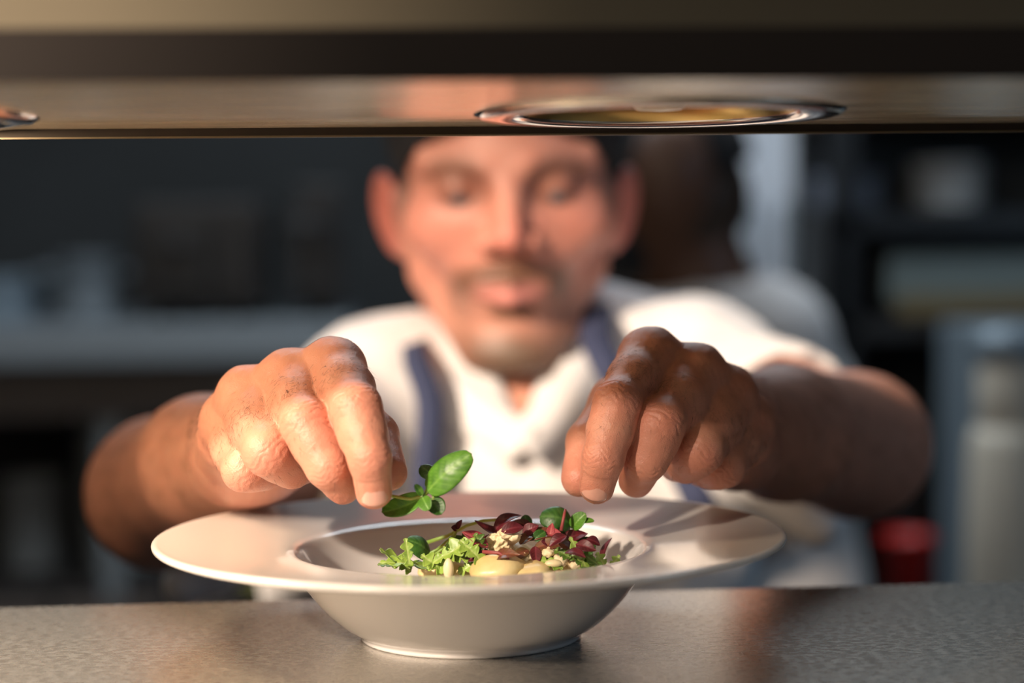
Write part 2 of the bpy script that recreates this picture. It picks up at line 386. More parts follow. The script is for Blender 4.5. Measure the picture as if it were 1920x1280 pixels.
def hand_field(g, H):
    R = H['rad']; W = V3(H['wrist'])
    palm = g.field(); 
    mc = {f: V3(H[f][0]) for f in FN}
    row = mc['pinky'] - mc['index']; row /= np.linalg.norm(row)
    for i, f in enumerate(FN):
        base = W + row * (-.013 + .009 * i)
        cone(g, palm, base, mc[f], .0150, R[f][0] + .0002, .012)
    # palm side padding: away from the dorsal side
    mid = (mc['index'] + mc['pinky']) / 2; ax = mid - W; ax /= np.linalg.norm(ax)
    dors = np.cross(row, ax) * H['side']; dors /= np.linalg.norm(dors)
    if dors[2] < 0 and dors[1] > 0: dors = -dors
    H['dors'] = dors; H['row'] = row; H['ax'] = ax
    cone(g, palm, W - dors * .004, mc['middle'] - dors * .006 - ax * .012, .019, .014, .012)
    cone(g, palm, W + row * .016 - dors * .007, mc['pinky'] - dors * .006 - ax * .014, .015, .013, .012)   # heel of the hand
    T = [V3(p) for p in H['thumb']]
    cone(g, palm, W - row * .010 - dors * .008, T[1], .016, .0125, .012)                                   # thenar
    cone(g, palm, T[1] * .6 + T[0] * .4, mc['index'] * .75 + W * .25 - dors * .004, .010, .010, .014)
    cone(g, palm, W, V3(H['mid'][0]), .0265, H['mid'][1], .014)
    cone(g, palm, V3(H['mid'][0]), V3(H['elbow']), H['mid'][1], H['er'], .014)
    # knuckles of the fist, tendons
    for a, b in zip(FN, FN[1:]):
        cone(g, palm, mc[a] - dors * .0002, mc[b] - dors * .0002, .0110, .0110, .006)
        wa = mc[a] * .78 + V3(H[a][1]) * .22; wb = mc[b] * .78 + V3(H[b][1]) * .22
        cone(g, palm, wa - dors * .0035, wb - dors * .0035, .0092, .0092, .006)
        if b != 'middle':
            wa = mc[a] * .45 + V3(H[a][1]) * .55; wb = mc[b] * .45 + V3(H[b][1]) * .55
            cone(g, palm, wa - dors * .005, wb - dors * .005, .0085, .0085, .005)
    for f in FN:
        ball(g, palm, mc[f] + dors * .0012, R[f][0] - .0006, .006)
        cone(g, palm, mc[f] + dors * .0112, W + (mc[f] - W) * .35 + dors * .0125, .0016, .0012, .006)
    fingers = g.field()
    for f in FN + ('thumb',):
        J = [V3(p) for p in H[f]]; r = R[f]; d = g.field()
        if f == 'thumb':
            cone(g, d, J[1], J[2], r[1], r[2] + .0003, .004)
            cone(g, d, J[2], J[3], r[2] + .0002, r[3], .003)
        else:
            md = (J[0] + J[2]) / 2; up = J[1] - md; up /= np.linalg.norm(up)
            fat = {'index': .0018, 'middle': .0013, 'ring': .0019, 'pinky': .0021}[f]; pm = J[0] * .5 + J[1] * .5 - up * .0008
            cone(g, d, J[0] - up * .0005, pm, r[0] - .0002, r[1] + fat, .004)
            cone(g, d, pm, J[1], r[1] + fat, r[1] - .0002, .006)
            ell(g, d, J[1] + up * .0008, (r[1] * .97,) * 3, .004)
            qm = J[1] * .5 + J[2] * .5 - up * .0004
            cone(g, d, J[1], qm, r[1] - .0004, (r[1] + r[2]) / 2 + .0001, .005)
            cone(g, d, qm, J[2], (r[1] + r[2]) / 2 + .0001, r[2] - .0001, .005)
            cone(g, d, J[2], J[3], r[2] - .0001, r[3], .003)
            # soft flexor pads on the palm side
            pm = (J[0] + J[1]) / 2 - up * .003; cone(g, d, pm, (J[1] + J[2]) / 2 - up * .002, r[1] * .85, r[2] * .85, .005)
        fingers = smin(fingers, d, f32(.0012))
    D = smin(palm, fingers, f32(.0075))
    return D

def finger_frame(H, f, s):
    J = [V3(p) for p in H[f]]
    if f == 'thumb': return None
    ax = J[s + 1] - J[s]; ax /= np.linalg.norm(ax)
    up = J[1] - (J[0] + J[2]) / 2; up -= ax * (up @ ax); up /= np.linalg.norm(up)
    return J, ax, up, np.cross(ax, up)

SKIN = np.array((.56, .262, .185), f32)
def skin_color(v, base=SKIN):
    col = np.repeat(base[None], len(v), 0)
    n = pnoise(v, 160, 3)[:, None]; n2 = pnoise(v, 620, 5)[:, None]
    col *= 1 + .07 * n + .05 * n2
    col[:, 1:] *= 1 - .05 * pnoise(v, 300, 9)[:, None]
    return col
def lerp_col(col, m, c): return col * (1 - m[:, None]) + np.array(c, f32) * m[:, None]

def build_hand(H, h):
    pts = np.array([V3(p) for f in FN + ('thumb',) for p in H[f]] + [V3(H['wrist'])])
    g = Grid(pts.min(0) - .024, pts.max(0) + (.024, .040, .024), h)
    v, q = surface(g, hand_field(g, H))
    v = relax(v, q, 1, .4)
    W = V3(H['wrist']); fa = V3(H['mid'][0]) - W; fa /= np.linalg.norm(fa)
    lim = g.ax[1][-1] - .003
    keep = (((v - W) @ fa) < .030) & (v[:, 1] < lim)
    v, q, _ = drop(v, q, keep)
    nrm = vnormals(v, q); disp = np.zeros(len(v), f32); col = skin_color(v); red = np.zeros(len(v), f32); crease = np.zeros(len(v), f32)
    for f in FN:
        for s, (amp, wid, per) in {1: (.00080, .0080, .0030), 2: (.00055, .0052, .0025)}.items():
            J, ax, up, sd_ = finger_frame(H, f, s)
            r = H['rad'][f][s]; p = v - J[s]
            bis = ax + (J[s] - J[s - 1]) / np.linalg.norm(J[s] - J[s - 1]); bis /= np.linalg.norm(bis)
            t = p @ bis; u = p @ sd_; dd = np.linalg.norm(p, axis=1)
            near = np.clip(1 - (dd - r * .7) / (r * .9), 0, 1) * np.clip((nrm @ up) * 1.6, 0, 1)
            tw = t + .0010 * np.sin(u * 700 + s) + .0013 * pnoise(v, 900, 11 + s)
            wave = np.cos(tw * 2 * PI / per); wave = np.where(wave > 0, wave, 0) ** 2
            m = near * np.exp(-(t / wid) ** 2)
            disp -= amp * wave * m; crease = np.maximum(crease, wave * m * .35)
            red = np.maximum(red, (np.clip(1 - dd / (r * 1.7), 0, 1) * np.clip(nrm @ up * 1.5, 0, 1)) ** .8 * (.75 if s == 1 else .5))
        J = V3(H[f][3]); red = np.maximum(red, np.clip(1 - np.linalg.norm(v - J, axis=1) / .014, 0, 1) * .8)
        J = V3(H[f][0]); red = np.maximum(red, np.clip(1 - np.linalg.norm(v - J, axis=1) / .020, 0, 1) * .35)
    nd = np.zeros(len(v), f32)
    J, ax, up, sd_ = finger_frame(H, 'index', 2); up = V3(RC @ Vector((0, 0, 1))) * .8 + up * .4; up -= ax * (up @ ax); up /= np.linalg.norm(up); sd_ = np.cross(ax, up)
    pp = v - J[3]; yy = pp @ ax; uu = pp @ sd_; hh = pp @ up
    e = np.maximum(np.abs(uu) / .0064, np.abs(yy + .0036) / .0064)
    rim = np.exp(-((e - 1.08) / .13) ** 2) * (hh > .001) * (np.linalg.norm(pp, axis=1) < .016); nd = rim.astype(f32)
    disp += .00012 * nd; crease = np.maximum(crease, nd * .7 * (np.abs(e - 1.03) < .06))
    J = V3(H['thumb'][3]); red = np.maximum(red, np.clip(1 - np.linalg.norm(v - J, axis=1) / .018, 0, 1) * .6)
    disp += .00007 * pnoise(v, 1300, 21, 2) + .00022 * pnoise(v, 260, 22, 2)
    v = v + nrm * disp[:, None]
    col = lerp_col(col, red * .85, (.62, .185, .125)); col = lerp_col(col, crease * .6, (.38, .14, .09))
    return v, q, col, nrm

def nail(H, f, parent, m):
    """a curved nail plate with its rim, on the back of the last joint"""
    J, ax, up, sd_ = finger_frame(H, f, 2)
    up2 = V3(RC @ Vector((0, 0, 1))) * .8 + up * .4; up2 -= ax * (up2 @ ax); up2 /= np.linalg.norm(up2); sd2 = np.cross(ax, up2)
    r = H['rad'][f][3]; c = J[3]; vs = []; qs = []
    nu, nv = 16, 14; hw = .0060
    for j in range(nv + 1):
        s = j / nv
        for i in range(nu + 1):
            t = -1 + 2 * i / nu
            a = t * .92                                            # angle round the finger
            y = -.0092 + .0108 * s + .0014 * (1 - t * t) * (1 if s > .5 else -.9) * abs(2 * s - 1) ** 2
            yy = max(y, 0)
            base = r + .0003 - .0006 * abs(t) ** 4 - .0004 * (1 - s) ** 3
            drop_ = r - math.sqrt(max(r * r - (yy * .72) ** 2, 1e-8))
            base -= drop_; base += (.0004 * (1 - s))*0
            p = c + ax * y + up2 * (base * math.cos(a)) + sd2 * (base * math.sin(a) * 1.0)
            vs.append(p)
    n = nu + 1
    top = len(vs); vs += [p - up2 * .0008 for p in vs[:top]]
    for j in range(nv):
        for i in range(nu):
            a0 = j * n + i; qs.append((a0, a0 + 1, a0 + n + 1, a0 + n)); qs.append((a0 + top, a0 + n + top, a0 + n + 1 + top, a0 + 1 + top))
    ring = [i for i in range(n)] + [j * n + nu for j in range(1, nv + 1)] + [nv * n + i for i in range(nu - 1, -1, -1)] + [j * n for j in range(nv - 1, 0, -1)]
    for a0, b0 in zip(ring, ring[1:] + ring[:1]): qs.append((a0, a0 + top, b0 + top, b0))
    me = np_mesh('fingernail', np.array(vs), np.array(qs))
    return link('fingernail', me, parent, [m])
HAND_H = .0006
# ------------------------------------------------------------------ skin, cloth and hair materials
def attr_mat(name, rough, sss=0, bump=None, spec=.5, coat=0):
    m = mat(name, SKIN, rough); nt = m.node_tree; N = nt.nodes; L = nt.links; b = N['Principled BSDF']
    at = N.new('ShaderNodeAttribute'); at.attribute_name = 'col'; L.new(at.outputs['Color'], b.inputs['Base Color'])
    if sss:
        b.inputs['Subsurface Weight'].default_value = sss; b.inputs['Subsurface Radius'].default_value = (.0035, .0012, .0006)
        b.inputs['Subsurface Scale'].default_value = 1.0
    b.inputs['Specular IOR Level'].default_value = spec
    tc = N.new('ShaderNodeTexCoord'); prev = None
    for sc, st, dist, kind in (bump or ()):
        if kind == 'v':
            t = N.new('ShaderNodeTexVoronoi'); t.feature = 'DISTANCE_TO_EDGE'; out = t.outputs['Distance']
        else:
            t = N.new('ShaderNodeTexNoise'); t.inputs['Detail'].default_value = 5; out = t.outputs[0]
        t.inputs['Scale'].default_value = sc; L.new(tc.outputs['Object'], t.inputs['Vector'])
        bp = N.new('ShaderNodeBump'); bp.inputs['Strength'].default_value = st; bp.inputs['Distance'].default_value = dist
        L.new(out, bp.inputs['Height'])
        if prev: L.new(prev.outputs[0], bp.inputs['Normal'])
        prev = bp
    if prev: L.new(prev.outputs[0], b.inputs['Normal'])
    return m
M['skin'] = attr_mat('skin', .42, .10, [(1000, .30, .0006, 'v'), (260, .25, .0012, 'n'), (2400, .3, .0003, 'n')], .45)
M['skin2'] = mat('tanned_skin', (.11, .05, .028), .5)
M['nail'] = mat('nail', (.66, .36, .29), .22, Coat_Weight=.4)
M['hair'] = mat('brown_hair', (.045, .026, .016), .5)
M['stubble'] = mat('grey_brown_beard', (.16, .095, .055), .6)
M['cloth'] = noise_mix(mat('white_cotton', (.74, .72, .72), .85, Sheen_Weight=.2), 200, (.72, .70, .70), (.77, .75, .75), 3, (1, 1, 1), .3, .7, .25, 500, None, .001)
M['navy'] = noise_mix(mat('navy_cotton', (.03, .04, .09), .85), 300, (.025, .033, .08), (.038, .05, .11), 3, (1, 1, 1), .3, .7, .2, 500, None, .001)
M['blackcloth'] = mat('black_cotton', (.012, .012, .014), .9)
M['eye'] = mat('eye_white', (.7, .68, .65), .2); M['iris'] = mat('blue_grey_iris', (.08, .11, .13), .15)
M['trouser'] = mat('dark_trousers', (.02, .02, .026), .85)

chef = thing('person', 'chef in white short-sleeved jacket, black cap and navy apron, bending over the plate', 'person', P(950, 460, 1.5) - Vector((0, 0, P(950, 460, 1.5).z)))
cbase = Vector(chef.location)
def chef_child(o):
    o.parent = chef; o.matrix_parent_inverse = Matrix.Translation(-cbase); return o

# head frame: columns are right, back, up
HO = P(948, 330, 1.415); HR = (Matrix.Rotation(math.radians(-3.5), 3, 'Z') @ Matrix.Rotation(math.radians(7), 3, 'X') @ Matrix.Rotation(math.radians(-.8), 3, 'Y'))
HS = 1.09
def hp(x, y, z): return V3(HO + HR @ (Vector((x, y, z)) * HS))
def he(g, D, c, r, k=.006, op='u', rot=None):
    R = HR if rot is None else HR @ rot
    ell(g, D, hp(*c), tuple(a * HS for a in r), k, op, np.array(R.transposed()))
def hc(g, D, a, b, r1, r2, k=.006, op='u'): cone(g, D, hp(*a), hp(*b), r1 * HS, r2 * HS, k, op)

def head_field(g):
    D = g.field()
    he(g, D, (0, .018, .045), (.077, .096, .086), .01)
    he(g, D, (0, -.022, -.012), (.060, .070, .080), .026)
    for s in (-1, 1):
        hc(g, D, (s * .048, .002, -.062), (s * .020, -.060, -.106), .018, .016, .022)
        hc(g, D, (s * .053, .005, -.012), (s * .048, .002, -.062), .017, .016, .014)
        he(g, D, (s * .044, -.050, -.026), (.024, .024, .022), .020)
        hc(g, D, (s * .050, -.060, .016), (s * .014, -.080, .012), .010, .0095, .010)
    he(g, D, (0, -.072, -.108), (.022, .015, .015), .018)
    he(g, D, (0, -.061, -.062), (.034, .026, .032), .018)
    for s in (-1, 1): he(g, D, (s * .030, -.097, -.004), (.019, .021, .012), .012, 's')
    hc(g, D, (0, -.080, .010), (0, -.103, -.030), .0078, .0100, .009)
    for s in (-1, 1):
        he(g, D, (s * .0135, -.092, -.034), (.0080, .0095, .0070), .005)
        ball(g, D, hp(s * .031, -.0695, -.001), .0136 * HS, .004)                 # lowered lids over the eyes
        hc(g, D, (s * .020, -.086, -.0065), (s * .042, -.082, -.0075), .0012, .0010, .002, 's')
        he(g, D, (s * .0065, -.0975, -.0415), (.0030, .0042, .0026), .002, 's')
        hc(g, D, (s * .024, -.083, -.0635), (0, -.0925, -.0600), .0038, .0052, .003)
        hc(g, D, (s * .023, -.082, -.0665), (0, -.0905, -.0700), .0038, .0066, .003)
        hc(g, D, (s * .026, -.0850, -.0655), (0, -.0990, -.0648), .0008, .0010, .0015, 's')
    for s in (-1, 1):                                                         # ears
        rot = Matrix.Rotation(s * math.radians(-28), 3, 'Z') @ Matrix.Rotation(s * math.radians(9), 3, 'Y')
        he(g, D, (s * .080, .012, -.024), (.0075, .020, .029), .006, 'u', rot)
        he(g, D, (s * .073, .014, -.043), (.0065, .011, .014), .006, 'u', rot)
        he(g, D, (s * .0865, .002, -.018), (.0045, .0125, .018), .004, 's', rot)
    # neck
    hc(g, D, (0, .030, -.060), (0, .052, -.170), .060, .060, .02)
    return D

BODY = dict(nb=P(958, 690, 1.455), ch=P(955, 850, 1.46), wa=P(950, 1180, 1.49))
LS, RS = P(722, 788, 1.43), P(1290, 740, 1.455)
pel = cbase.copy(); pel = Vector((BODY['wa'].x, BODY['wa'].y + .06, .92))

def torso_field(g, inf=0., cloth=False):
    D = g.field(.08); nb, ch, wa = (V3(BODY[k]) for k in ('nb', 'ch', 'wa'))
    up = np.array((0, .10, 1), f32); up /= np.linalg.norm(up)
    e = lambda c, r, k=.05: ell(g, D, c, tuple(a + inf for a in r), k)
    e(ch - (0, 0, .025), (.165, .105, .112)); e((ch + wa) / 2, (.165, .115, .16)); e(wa, (.165, .12, .15)); e(V3(pel), (.168, .125, .13))
    for S, s in ((LS, -1), (RS, 1)):
        n0 = nb + np.array((s * .062, .02, -.028 if s < 0 else .012), f32)
        cone(g, D, n0, V3(S), .045 + inf, .050 + inf, .03)
        cone(g, D, V3(S), ch + np.array((s * .09, .0, -.02), f32), .050 + inf, .08 + inf, .05)
    return D
def arm_cones(g, D, inf=0.):
    for H, S in ((LH, LS), (RH, RS)):
        cone(g, D, V3(S), V3(H['elbow']), .050 + inf, .041 + inf, .03)
def body_field(g):
    D = torso_field(g)
    arm_cones(g, D)
    for H in (LH, RH):
        cone(g, D, V3(H['elbow']), V3(H['mid'][0]), H['er'], H['mid'][1], .02)
        W = V3(H['wrist']); m = V3(H['mid'][0]); a = W + (m - W) * .16
        cone(g, D, m, a, H['mid'][1] - .0003, .0268, .014)
    cone(g, D, hp(0, .040, -.10), V3(BODY['nb']) + (0, .015, -.03), .062, .075, .03)
    for s in (-1, 1):
        hip = V3(pel) + np.array((s * .085, 0, -.05), f32); knee = np.array((hip[0] + s * .02, hip[1] - .03, .49), f32); ank = np.array((hip[0] + s * .03, hip[1] + .02, .09), f32)
        cone(g, D, hip, knee, .085, .052, .04); cone(g, D, knee, ank, .054, .036, .03)
        cone(g, D, ank - (0, 0, .03), ank + (0, -.14, -.055), .034, .028, .02)
    return D

# ---- body mesh (hands fine, head medium, the rest coarser) joined as one surface
parts = []; normals = []
for H in (LH, RH):
    v, q, col, n = build_hand(H, HAND_H)
    H['hv'], H['hn'] = v, n
    parts.append((v, q, col))
lo = hp(0, 0, 0) - .155; hi = hp(0, 0, 0) + .15; lo[2] -= .04
g = Grid(lo, hi, .0022); v, q = surface(g, head_field(g)); v = relax(v, q, 2, .5)
loc = (np.array(v) - np.array(HO)) @ np.array(HR) / HS                        # head-local coordinates
v, q, used = drop(v, q, (loc[:, 2] > -.150) & (v[:, 2] > lo[2] + .006)); loc = loc[used]
n = vnormals(v, q); col = skin_color(v, SKIN * np.array((1.18, 1.12, 1.16), f32))
x, y, z = loc.T; ax_ = np.abs(x)
def bump_(cx, cy, cz, rx, ry, rz): return np.exp(-(((ax_ - cx) / rx) ** 2 + ((y - cy) / ry) ** 2 + ((z - cz) / rz) ** 2)).astype(f32)
red = .75 * bump_(.0, -.11, -.030, .016, .03, .016) + .45 * bump_(.045, -.06, -.03, .03, .05, .03) + 1.3 * np.clip((ax_ - .072) / .006, 0, 1) * (z > -.065) * (y > -.03)
col = lerp_col(col, np.clip(red, 0, 1) * .75, (.62, .17, .13))
lip = np.exp(-((ax_ / .023) ** 4 + ((z + .0672) / .0068) ** 4)).astype(f32) * (y < -.078)
nz = .5 + .5 * pnoise(v, 900, 4)
mous = np.exp(-((ax_ / .034) ** 4 + ((z + .0535 + ax_ * .22) / .0098) ** 4)).astype(f32) * (y < -.06)
side = np.exp(-(((ax_ - .033) / .010) ** 2 + ((z + .072) / .022) ** 4)).astype(f32) * (y < -.045)
chin = np.exp(-((ax_ / .042) ** 4 + ((z + .112) / .019) ** 4)).astype(f32) * (y < -.035)
soul = np.exp(-((ax_ / .013) ** 4 + ((z + .079) / .006) ** 4)).astype(f32) * (y < -.06)
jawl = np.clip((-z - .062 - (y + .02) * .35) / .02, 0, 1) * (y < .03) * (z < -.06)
beard = np.clip(mous + side * .5 + chin + soul, 0, 1) * (.85 + .15 * nz)
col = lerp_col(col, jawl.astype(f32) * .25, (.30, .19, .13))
col = lerp_col(col, beard * .95, (.095, .05, .026))
col = lerp_col(col, chin * bump_(0, -.08, -.108, .018, .05, .012) * .5, (.20, .16, .125))
col = lerp_col(col, np.clip(lip, 0, 1) * .85, (.60, .22, .19))
brow = np.exp(-(((ax_ - .034) / .019) ** 4 + ((z - .0095 - .003 * np.cos((ax_ - .034) * 80)) / .0078) ** 2)).astype(f32) * (y < -.04)
col = lerp_col(col, brow * .85, (.12, .06, .035))
lash = np.exp(-(((ax_ - .031) / .013) ** 4 + ((z + .0075) / .0035) ** 2)).astype(f32) * (y < -.06)
col = lerp_col(col, lash * .85, (.07, .04, .03))
sock_shade = np.clip(bump_(.022, -.08, .001, .014, .03, .012) + bump_(.033, -.08, .000, .020, .03, .011), 0, 1) * .75  # shade of the eye sockets, painted into the skin colour
col = lerp_col(col, sock_shade, (.27, .11, .075))
temple = np.clip((z + .045) / .02, 0, 1) * np.clip((y + .035) / .012, 0, 1) * np.clip((.010 - y) / .006, 0, 1) * (ax_ > .05) * (ax_ < .0765)
col = lerp_col(col, temple.astype(f32) * .6, (.12, .09, .07))
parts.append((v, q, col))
g = Grid((-.42, .90, 0.0), (.46, 1.78, HC + .20), .0062)
v, q = surface(g, body_field(g)); v = relax(v, q, 2, .5); col = skin_color(v)
col = lerp_col(col, np.clip((1.25 - v[:, 1]) / .2, 0, 1).astype(f32) * .12, (.42, .22, .13))
hm = np.clip(pnoise(v * np.array((1, .6, 1), f32), 420, 51, 3) * 1.6, 0, 1) * (v[:, 1] < 1.36)
col = lerp_col(col, hm.astype(f32) * .45, (.25, .12, .07))
parts.append((v, q, col))
off = 0; VV = []; QQ = []; CC = []
for v, q, c in parts: VV.append(v); QQ.append(q + off); CC.append(c); off += len(v)
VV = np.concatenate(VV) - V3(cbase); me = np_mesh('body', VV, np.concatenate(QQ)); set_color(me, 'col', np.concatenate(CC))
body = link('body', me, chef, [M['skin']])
def sdf_child(name, lo, hi, h, fn, m, it=2, wr=None, label=None):
    g = Grid(lo, hi, h); v, q = surface(g, fn(g)); v = relax(v, q, it, .5)
    if wr is not None: v = v + vnormals(v, q) * wr(v)[:, None]
    o = link(name, np_mesh(name, v - V3(cbase), q), chef, [m])
    if label: o['label'] = label
    return o
for H in (LH, RH): 
    o = nail(H, 'index', None, M['nail']); chef_child(o)
# eyes under the lids
def uvball(bm, c, r, seg=20, ring=12):
    bmesh.ops.create_uvsphere(bm, u_segments=seg, v_segments=ring, radius=r, matrix=Matrix.Translation(Vector(c)))
for s in (-1, 1):
    bm = bmesh.new(); uvball(bm, hp(s * .031, -.0690, -.0020), .0124 * HS); me = bpy.data.meshes.new('eye'); bm.to_mesh(me); bm.free()
    eo = chef_child(link('eye', me, None, [M['eye']]))
    bm = bmesh.new(); uvball(bm, hp(s * .031, -.0768, -.0062), .0062 * HS); me = bpy.data.meshes.new('iris'); bm.to_mesh(me); bm.free(); chef_child(link('iris', me, None, [M['iris']]))
# cap
def cap_field(g):
    D = g.field(); he(g, D, (0, .013, .047), (.0840, .107, .0905), .004)
    G = g.sub(g.lo, g.lo + g.n * g.h)[1:]
    L = [sum(float(HR[r][c]) * (G[r] - HO[r]) for r in range(3)) / HS for c in range(3)]
    pl = (.004 - .42 * L[1] - 2.2 * L[0] ** 2) - L[2]
    D = smax(D, pl.astype(f32) * .9, f32(.004))
    he(g, D, (0, .011, .043), (.0775, .1015, .0850), .002, 's')
    return D
sdf_child('cap', hp(0, 0, .06) - .135, hp(0, .02, .06) + .13, .0028, cap_field, M['blackcloth'])
# jacket
def half(g, p, n):
    p, n = V3(p), V3(n); n = n / np.linalg.norm(n); G = g.sub(g.lo, g.lo + g.n * g.h)[1:]
    return sum((G[i] - p[i]) * n[i] for i in range(3)).astype(f32)
def jacket_field(g):
    D = torso_field(g, .012)
    for H, S in ((LH, LS), (RH, RS)):
        E = V3(H['elbow']); S_ = V3(S); t = .60 if H is LH else .66
        sl = g.field(.08); end = S_ + (E - S_) * t
        cone(g, sl, S_, end + (E - S_) * .12, .054, .054, .02)
        sl = smax(sl, half(g, end, E - S_), f32(.004))
        tip_ = V3(P(345, 1098, 1.24) if H is LH else P(1545, 990, 1.28))
        cone(g, sl, end + (S_ - E) * .12 + (0, 0, -.02), tip_, .045, .014, .03)                # the cloth hangs below the arm
        D = smin(D, sl, f32(.03))
    for H, S in ((LH, LS), (RH, RS)):
        E = V3(H['elbow']); S_ = V3(S)
        cone(g, D, S_ + (E - S_) * .40, E + (E - S_) * .2, .044, .050, .008, 's')
    D = smax(D, -(half(g, (0, 0, .78), (0, 0, 1))), f32(.004))
    # open neck in a V
    nb = V3(P(958, 640, 1.42)); vb = V3(P(985, 800, 1.34)); G = g.sub(g.lo, g.lo + g.n * g.h)[1:]
    t = (G[2] - vb[2]); wdt = np.clip(t * .46, 0, .080); inside = np.abs(G[0] - (vb[0] + (nb[0] - vb[0]) * np.clip(t / .10, 0, 1))) - wdt
    cut = np.maximum(inside, -t).astype(f32); back = (G[1] - (nb[1] + .045)).astype(f32); cut = np.maximum(cut, back)
    D = smax(D, -cut * .8, f32(.006))
    cone(g, D, nb + (0, .03, -.02), hp(0, .04, -.08), .066, .066, .006, 's')
    return D
def wrinkle(v):
    t = pnoise(v * np.array((1, 1, .35), f32), 46, 31, 3); return (.0045 * t + .003 * np.abs(pnoise(v, 28, 33, 2))).astype(f32)
sdf_child('jacket', (-.42, .99, .74), (.46, 1.78, HC + .18), .0052, jacket_field, M['cloth'], 2, wrinkle)
# collar: a folded standing band either side of the V
def ribbon(pts, width_dir, w_, th, name, m, parent_child=True, nsub=12, label=None):
    """flat band of cloth through pts; width_dir per point"""
    pts = [Vector(p) for p in pts]; vs = []; qs = []
    def cr(a, b, c, d, t): return .5 * ((2 * b) + (c - a) * t + (2 * a - 5 * b + 4 * c - d) * t * t + (3 * b - a - 3 * c + d) * t ** 3)
    path = []; wd = []
    for i in range(len(pts) - 1):
        a, b, c, d = pts[max(i - 1, 0)], pts[i], pts[i + 1], pts[min(i + 2, len(pts) - 1)]
        for k in range(nsub): path.append(cr(a, b, c, d, k / nsub)); wd.append(Vector(width_dir[i]).lerp(Vector(width_dir[i + 1]), k / nsub))
    path.append(pts[-1]); wd.append(Vector(width_dir[-1]))
    for i, p in enumerate(path):
        t = (path[min(i + 1, len(path) - 1)] - path[max(i - 1, 0)]).normalized(); u = wd[i].normalized() ; n_ = t.cross(u).normalized()
        ww = w_[min(int(i / nsub), len(w_) - 1)] if isinstance(w_, (list, tuple)) else w_
        for a, b in ((-.5, -.5), (.5, -.5), (.5, .5), (-.5, .5)): vs.append(p + u * a * ww + n_ * b * th)
    for i in range(len(path) - 1):
        for k in range(4): a = i * 4 + k; b = i * 4 + (k + 1) % 4; qs.append((a, b, b + 4, a + 4))
    qs.append((3, 2, 1, 0)); e = (len(path) - 1) * 4; qs.append((e, e + 1, e + 2, e + 3))
    me = np_mesh(name, np.array([tuple(v) for v in vs]), np.array(qs), False); o = link(name, me, None, [m]); 
    if label: o['label'] = label
    return chef_child(o) if parent_child else o
ribbon([P(880, 640, 1.46), P(802, 672, 1.405), P(855, 745, 1.352), P(985, 840, 1.325)], [(-.6, -.5, -.6), (-1, 0, -.5), (-.8, 0, -.8), (-.7, 0, -.8)], [.028, .032, .032, .02], .0035, 'collar', M['cloth'])
ribbon([P(1040, 620, 1.46), P(1106, 646, 1.405), P(1068, 735, 1.352), P(985, 840, 1.322)], [(.6, -.5, -.6), (1, 0, -.5), (.8, 0, -.8), (.7, 0, -.8)], [.028, .032, .032, .02], .0035, 'collar', M['cloth'])
# apron: bib, neck strap
ap = []
def apron():
    L = [P(880, 600, 1.49), P(790, 620, 1.42), P(780, 672, 1.345), P(805, 760, 1.322), P(796, 905, 1.31), P(792, 1000, 1.31)]
    R_ = [P(1040, 560, 1.49), P(1112, 575, 1.42), P(1122, 650, 1.345), P(1190, 770, 1.325), P(1290, 900, 1.31), P(1330, 1010, 1.30)]
    ribbon(L, [(1, .3, 0)] + [(1, 0, .1)] * 5, .018, .003, 'apron_strap', M['navy'])
    ribbon(R_, [(1, -.3, 0)] + [(1, 0, .1)] * 5, .022, .003, 'apron_strap', M['navy'])
    vs = []; qs = []; nx, nz_ = 24, 20
    a0 = P(790, 1005, 1.31); b0 = P(1310, 1010, 1.30)
    for j in range(nz_ + 1):
        t = j / nz_; z_ = a0.z + (.62 - a0.z) * t
        xl = a0.x - .09 * min(t * 3, 1); xr = b0.x + .05 * min(t * 3, 1) - .05
        for i in range(nx + 1):
            s = i / nx; x_ = xl + (xr - xl) * s; c = (s - .5) * 2
            vs.append((x_, a0.y + .05 * c * c - .012 + .03 * t * (1 - t) + .004 * math.sin(x_ * 60), z_))
    for j in range(nz_):
        for i in range(nx): a = j * (nx + 1) + i; qs.append((a, a + nx + 1, a + nx + 2, a + 1))
    me = np_mesh('apron_bib', np.array(vs), np.array(qs)); o = link('apron_bib', me, None, [M['navy']]); chef_child(o)
    md = o.modifiers.new('thick', 'SOLIDIFY'); md.thickness = .003
apron()
# trousers and shoes
def trouser_field(g):
    D = g.field(.08); ell(g, D, V3(pel) + (0, 0, -.02), (.183, .14, .12), .03)
    for s in (-1, 1):
        hip = V3(pel) + np.array((s * .085, 0, -.05), f32); knee = np.array((hip[0] + s * .02, hip[1] - .03, .49), f32); ank = np.array((hip[0] + s * .03, hip[1] + .02, .09), f32)
        cone(g, D, hip, knee, .098, .068, .03); cone(g, D, knee, ank, .068, .062, .03)
    D = smax(D, half(g, (0, 0, .86), (0, 0, 1)), f32(.004)); return smax(D, -half(g, (0, 0, .07), (0, 0, 1)), f32(.004))
sdf_child('trousers', (pel.x - .26, pel.y - .25, .03), (pel.x + .26, pel.y + .25, .90), .010, trouser_field, M['trouser'])
for s in (-1, 1):
    def shoe_field(g, s=s):
        D = g.field(.08); a = np.array((pel.x + s * .135, pel.y + .02, .06), f32)
        cone(g, D, a, a + (0, -.15, -.018), .048, .040, .02); cone(g, D, a, a + (0, 0, .05), .046, .044, .02)
        return smax(D, -half(g, (0, 0, .0), (0, 0, 1)), f32(.003))
    sdf_child('shoe', (pel.x + s * .135 - .08, pel.y - .22, -.02), (pel.x + s * .135 + .08, pel.y + .10, .2), .006, shoe_field, M['rubber'])

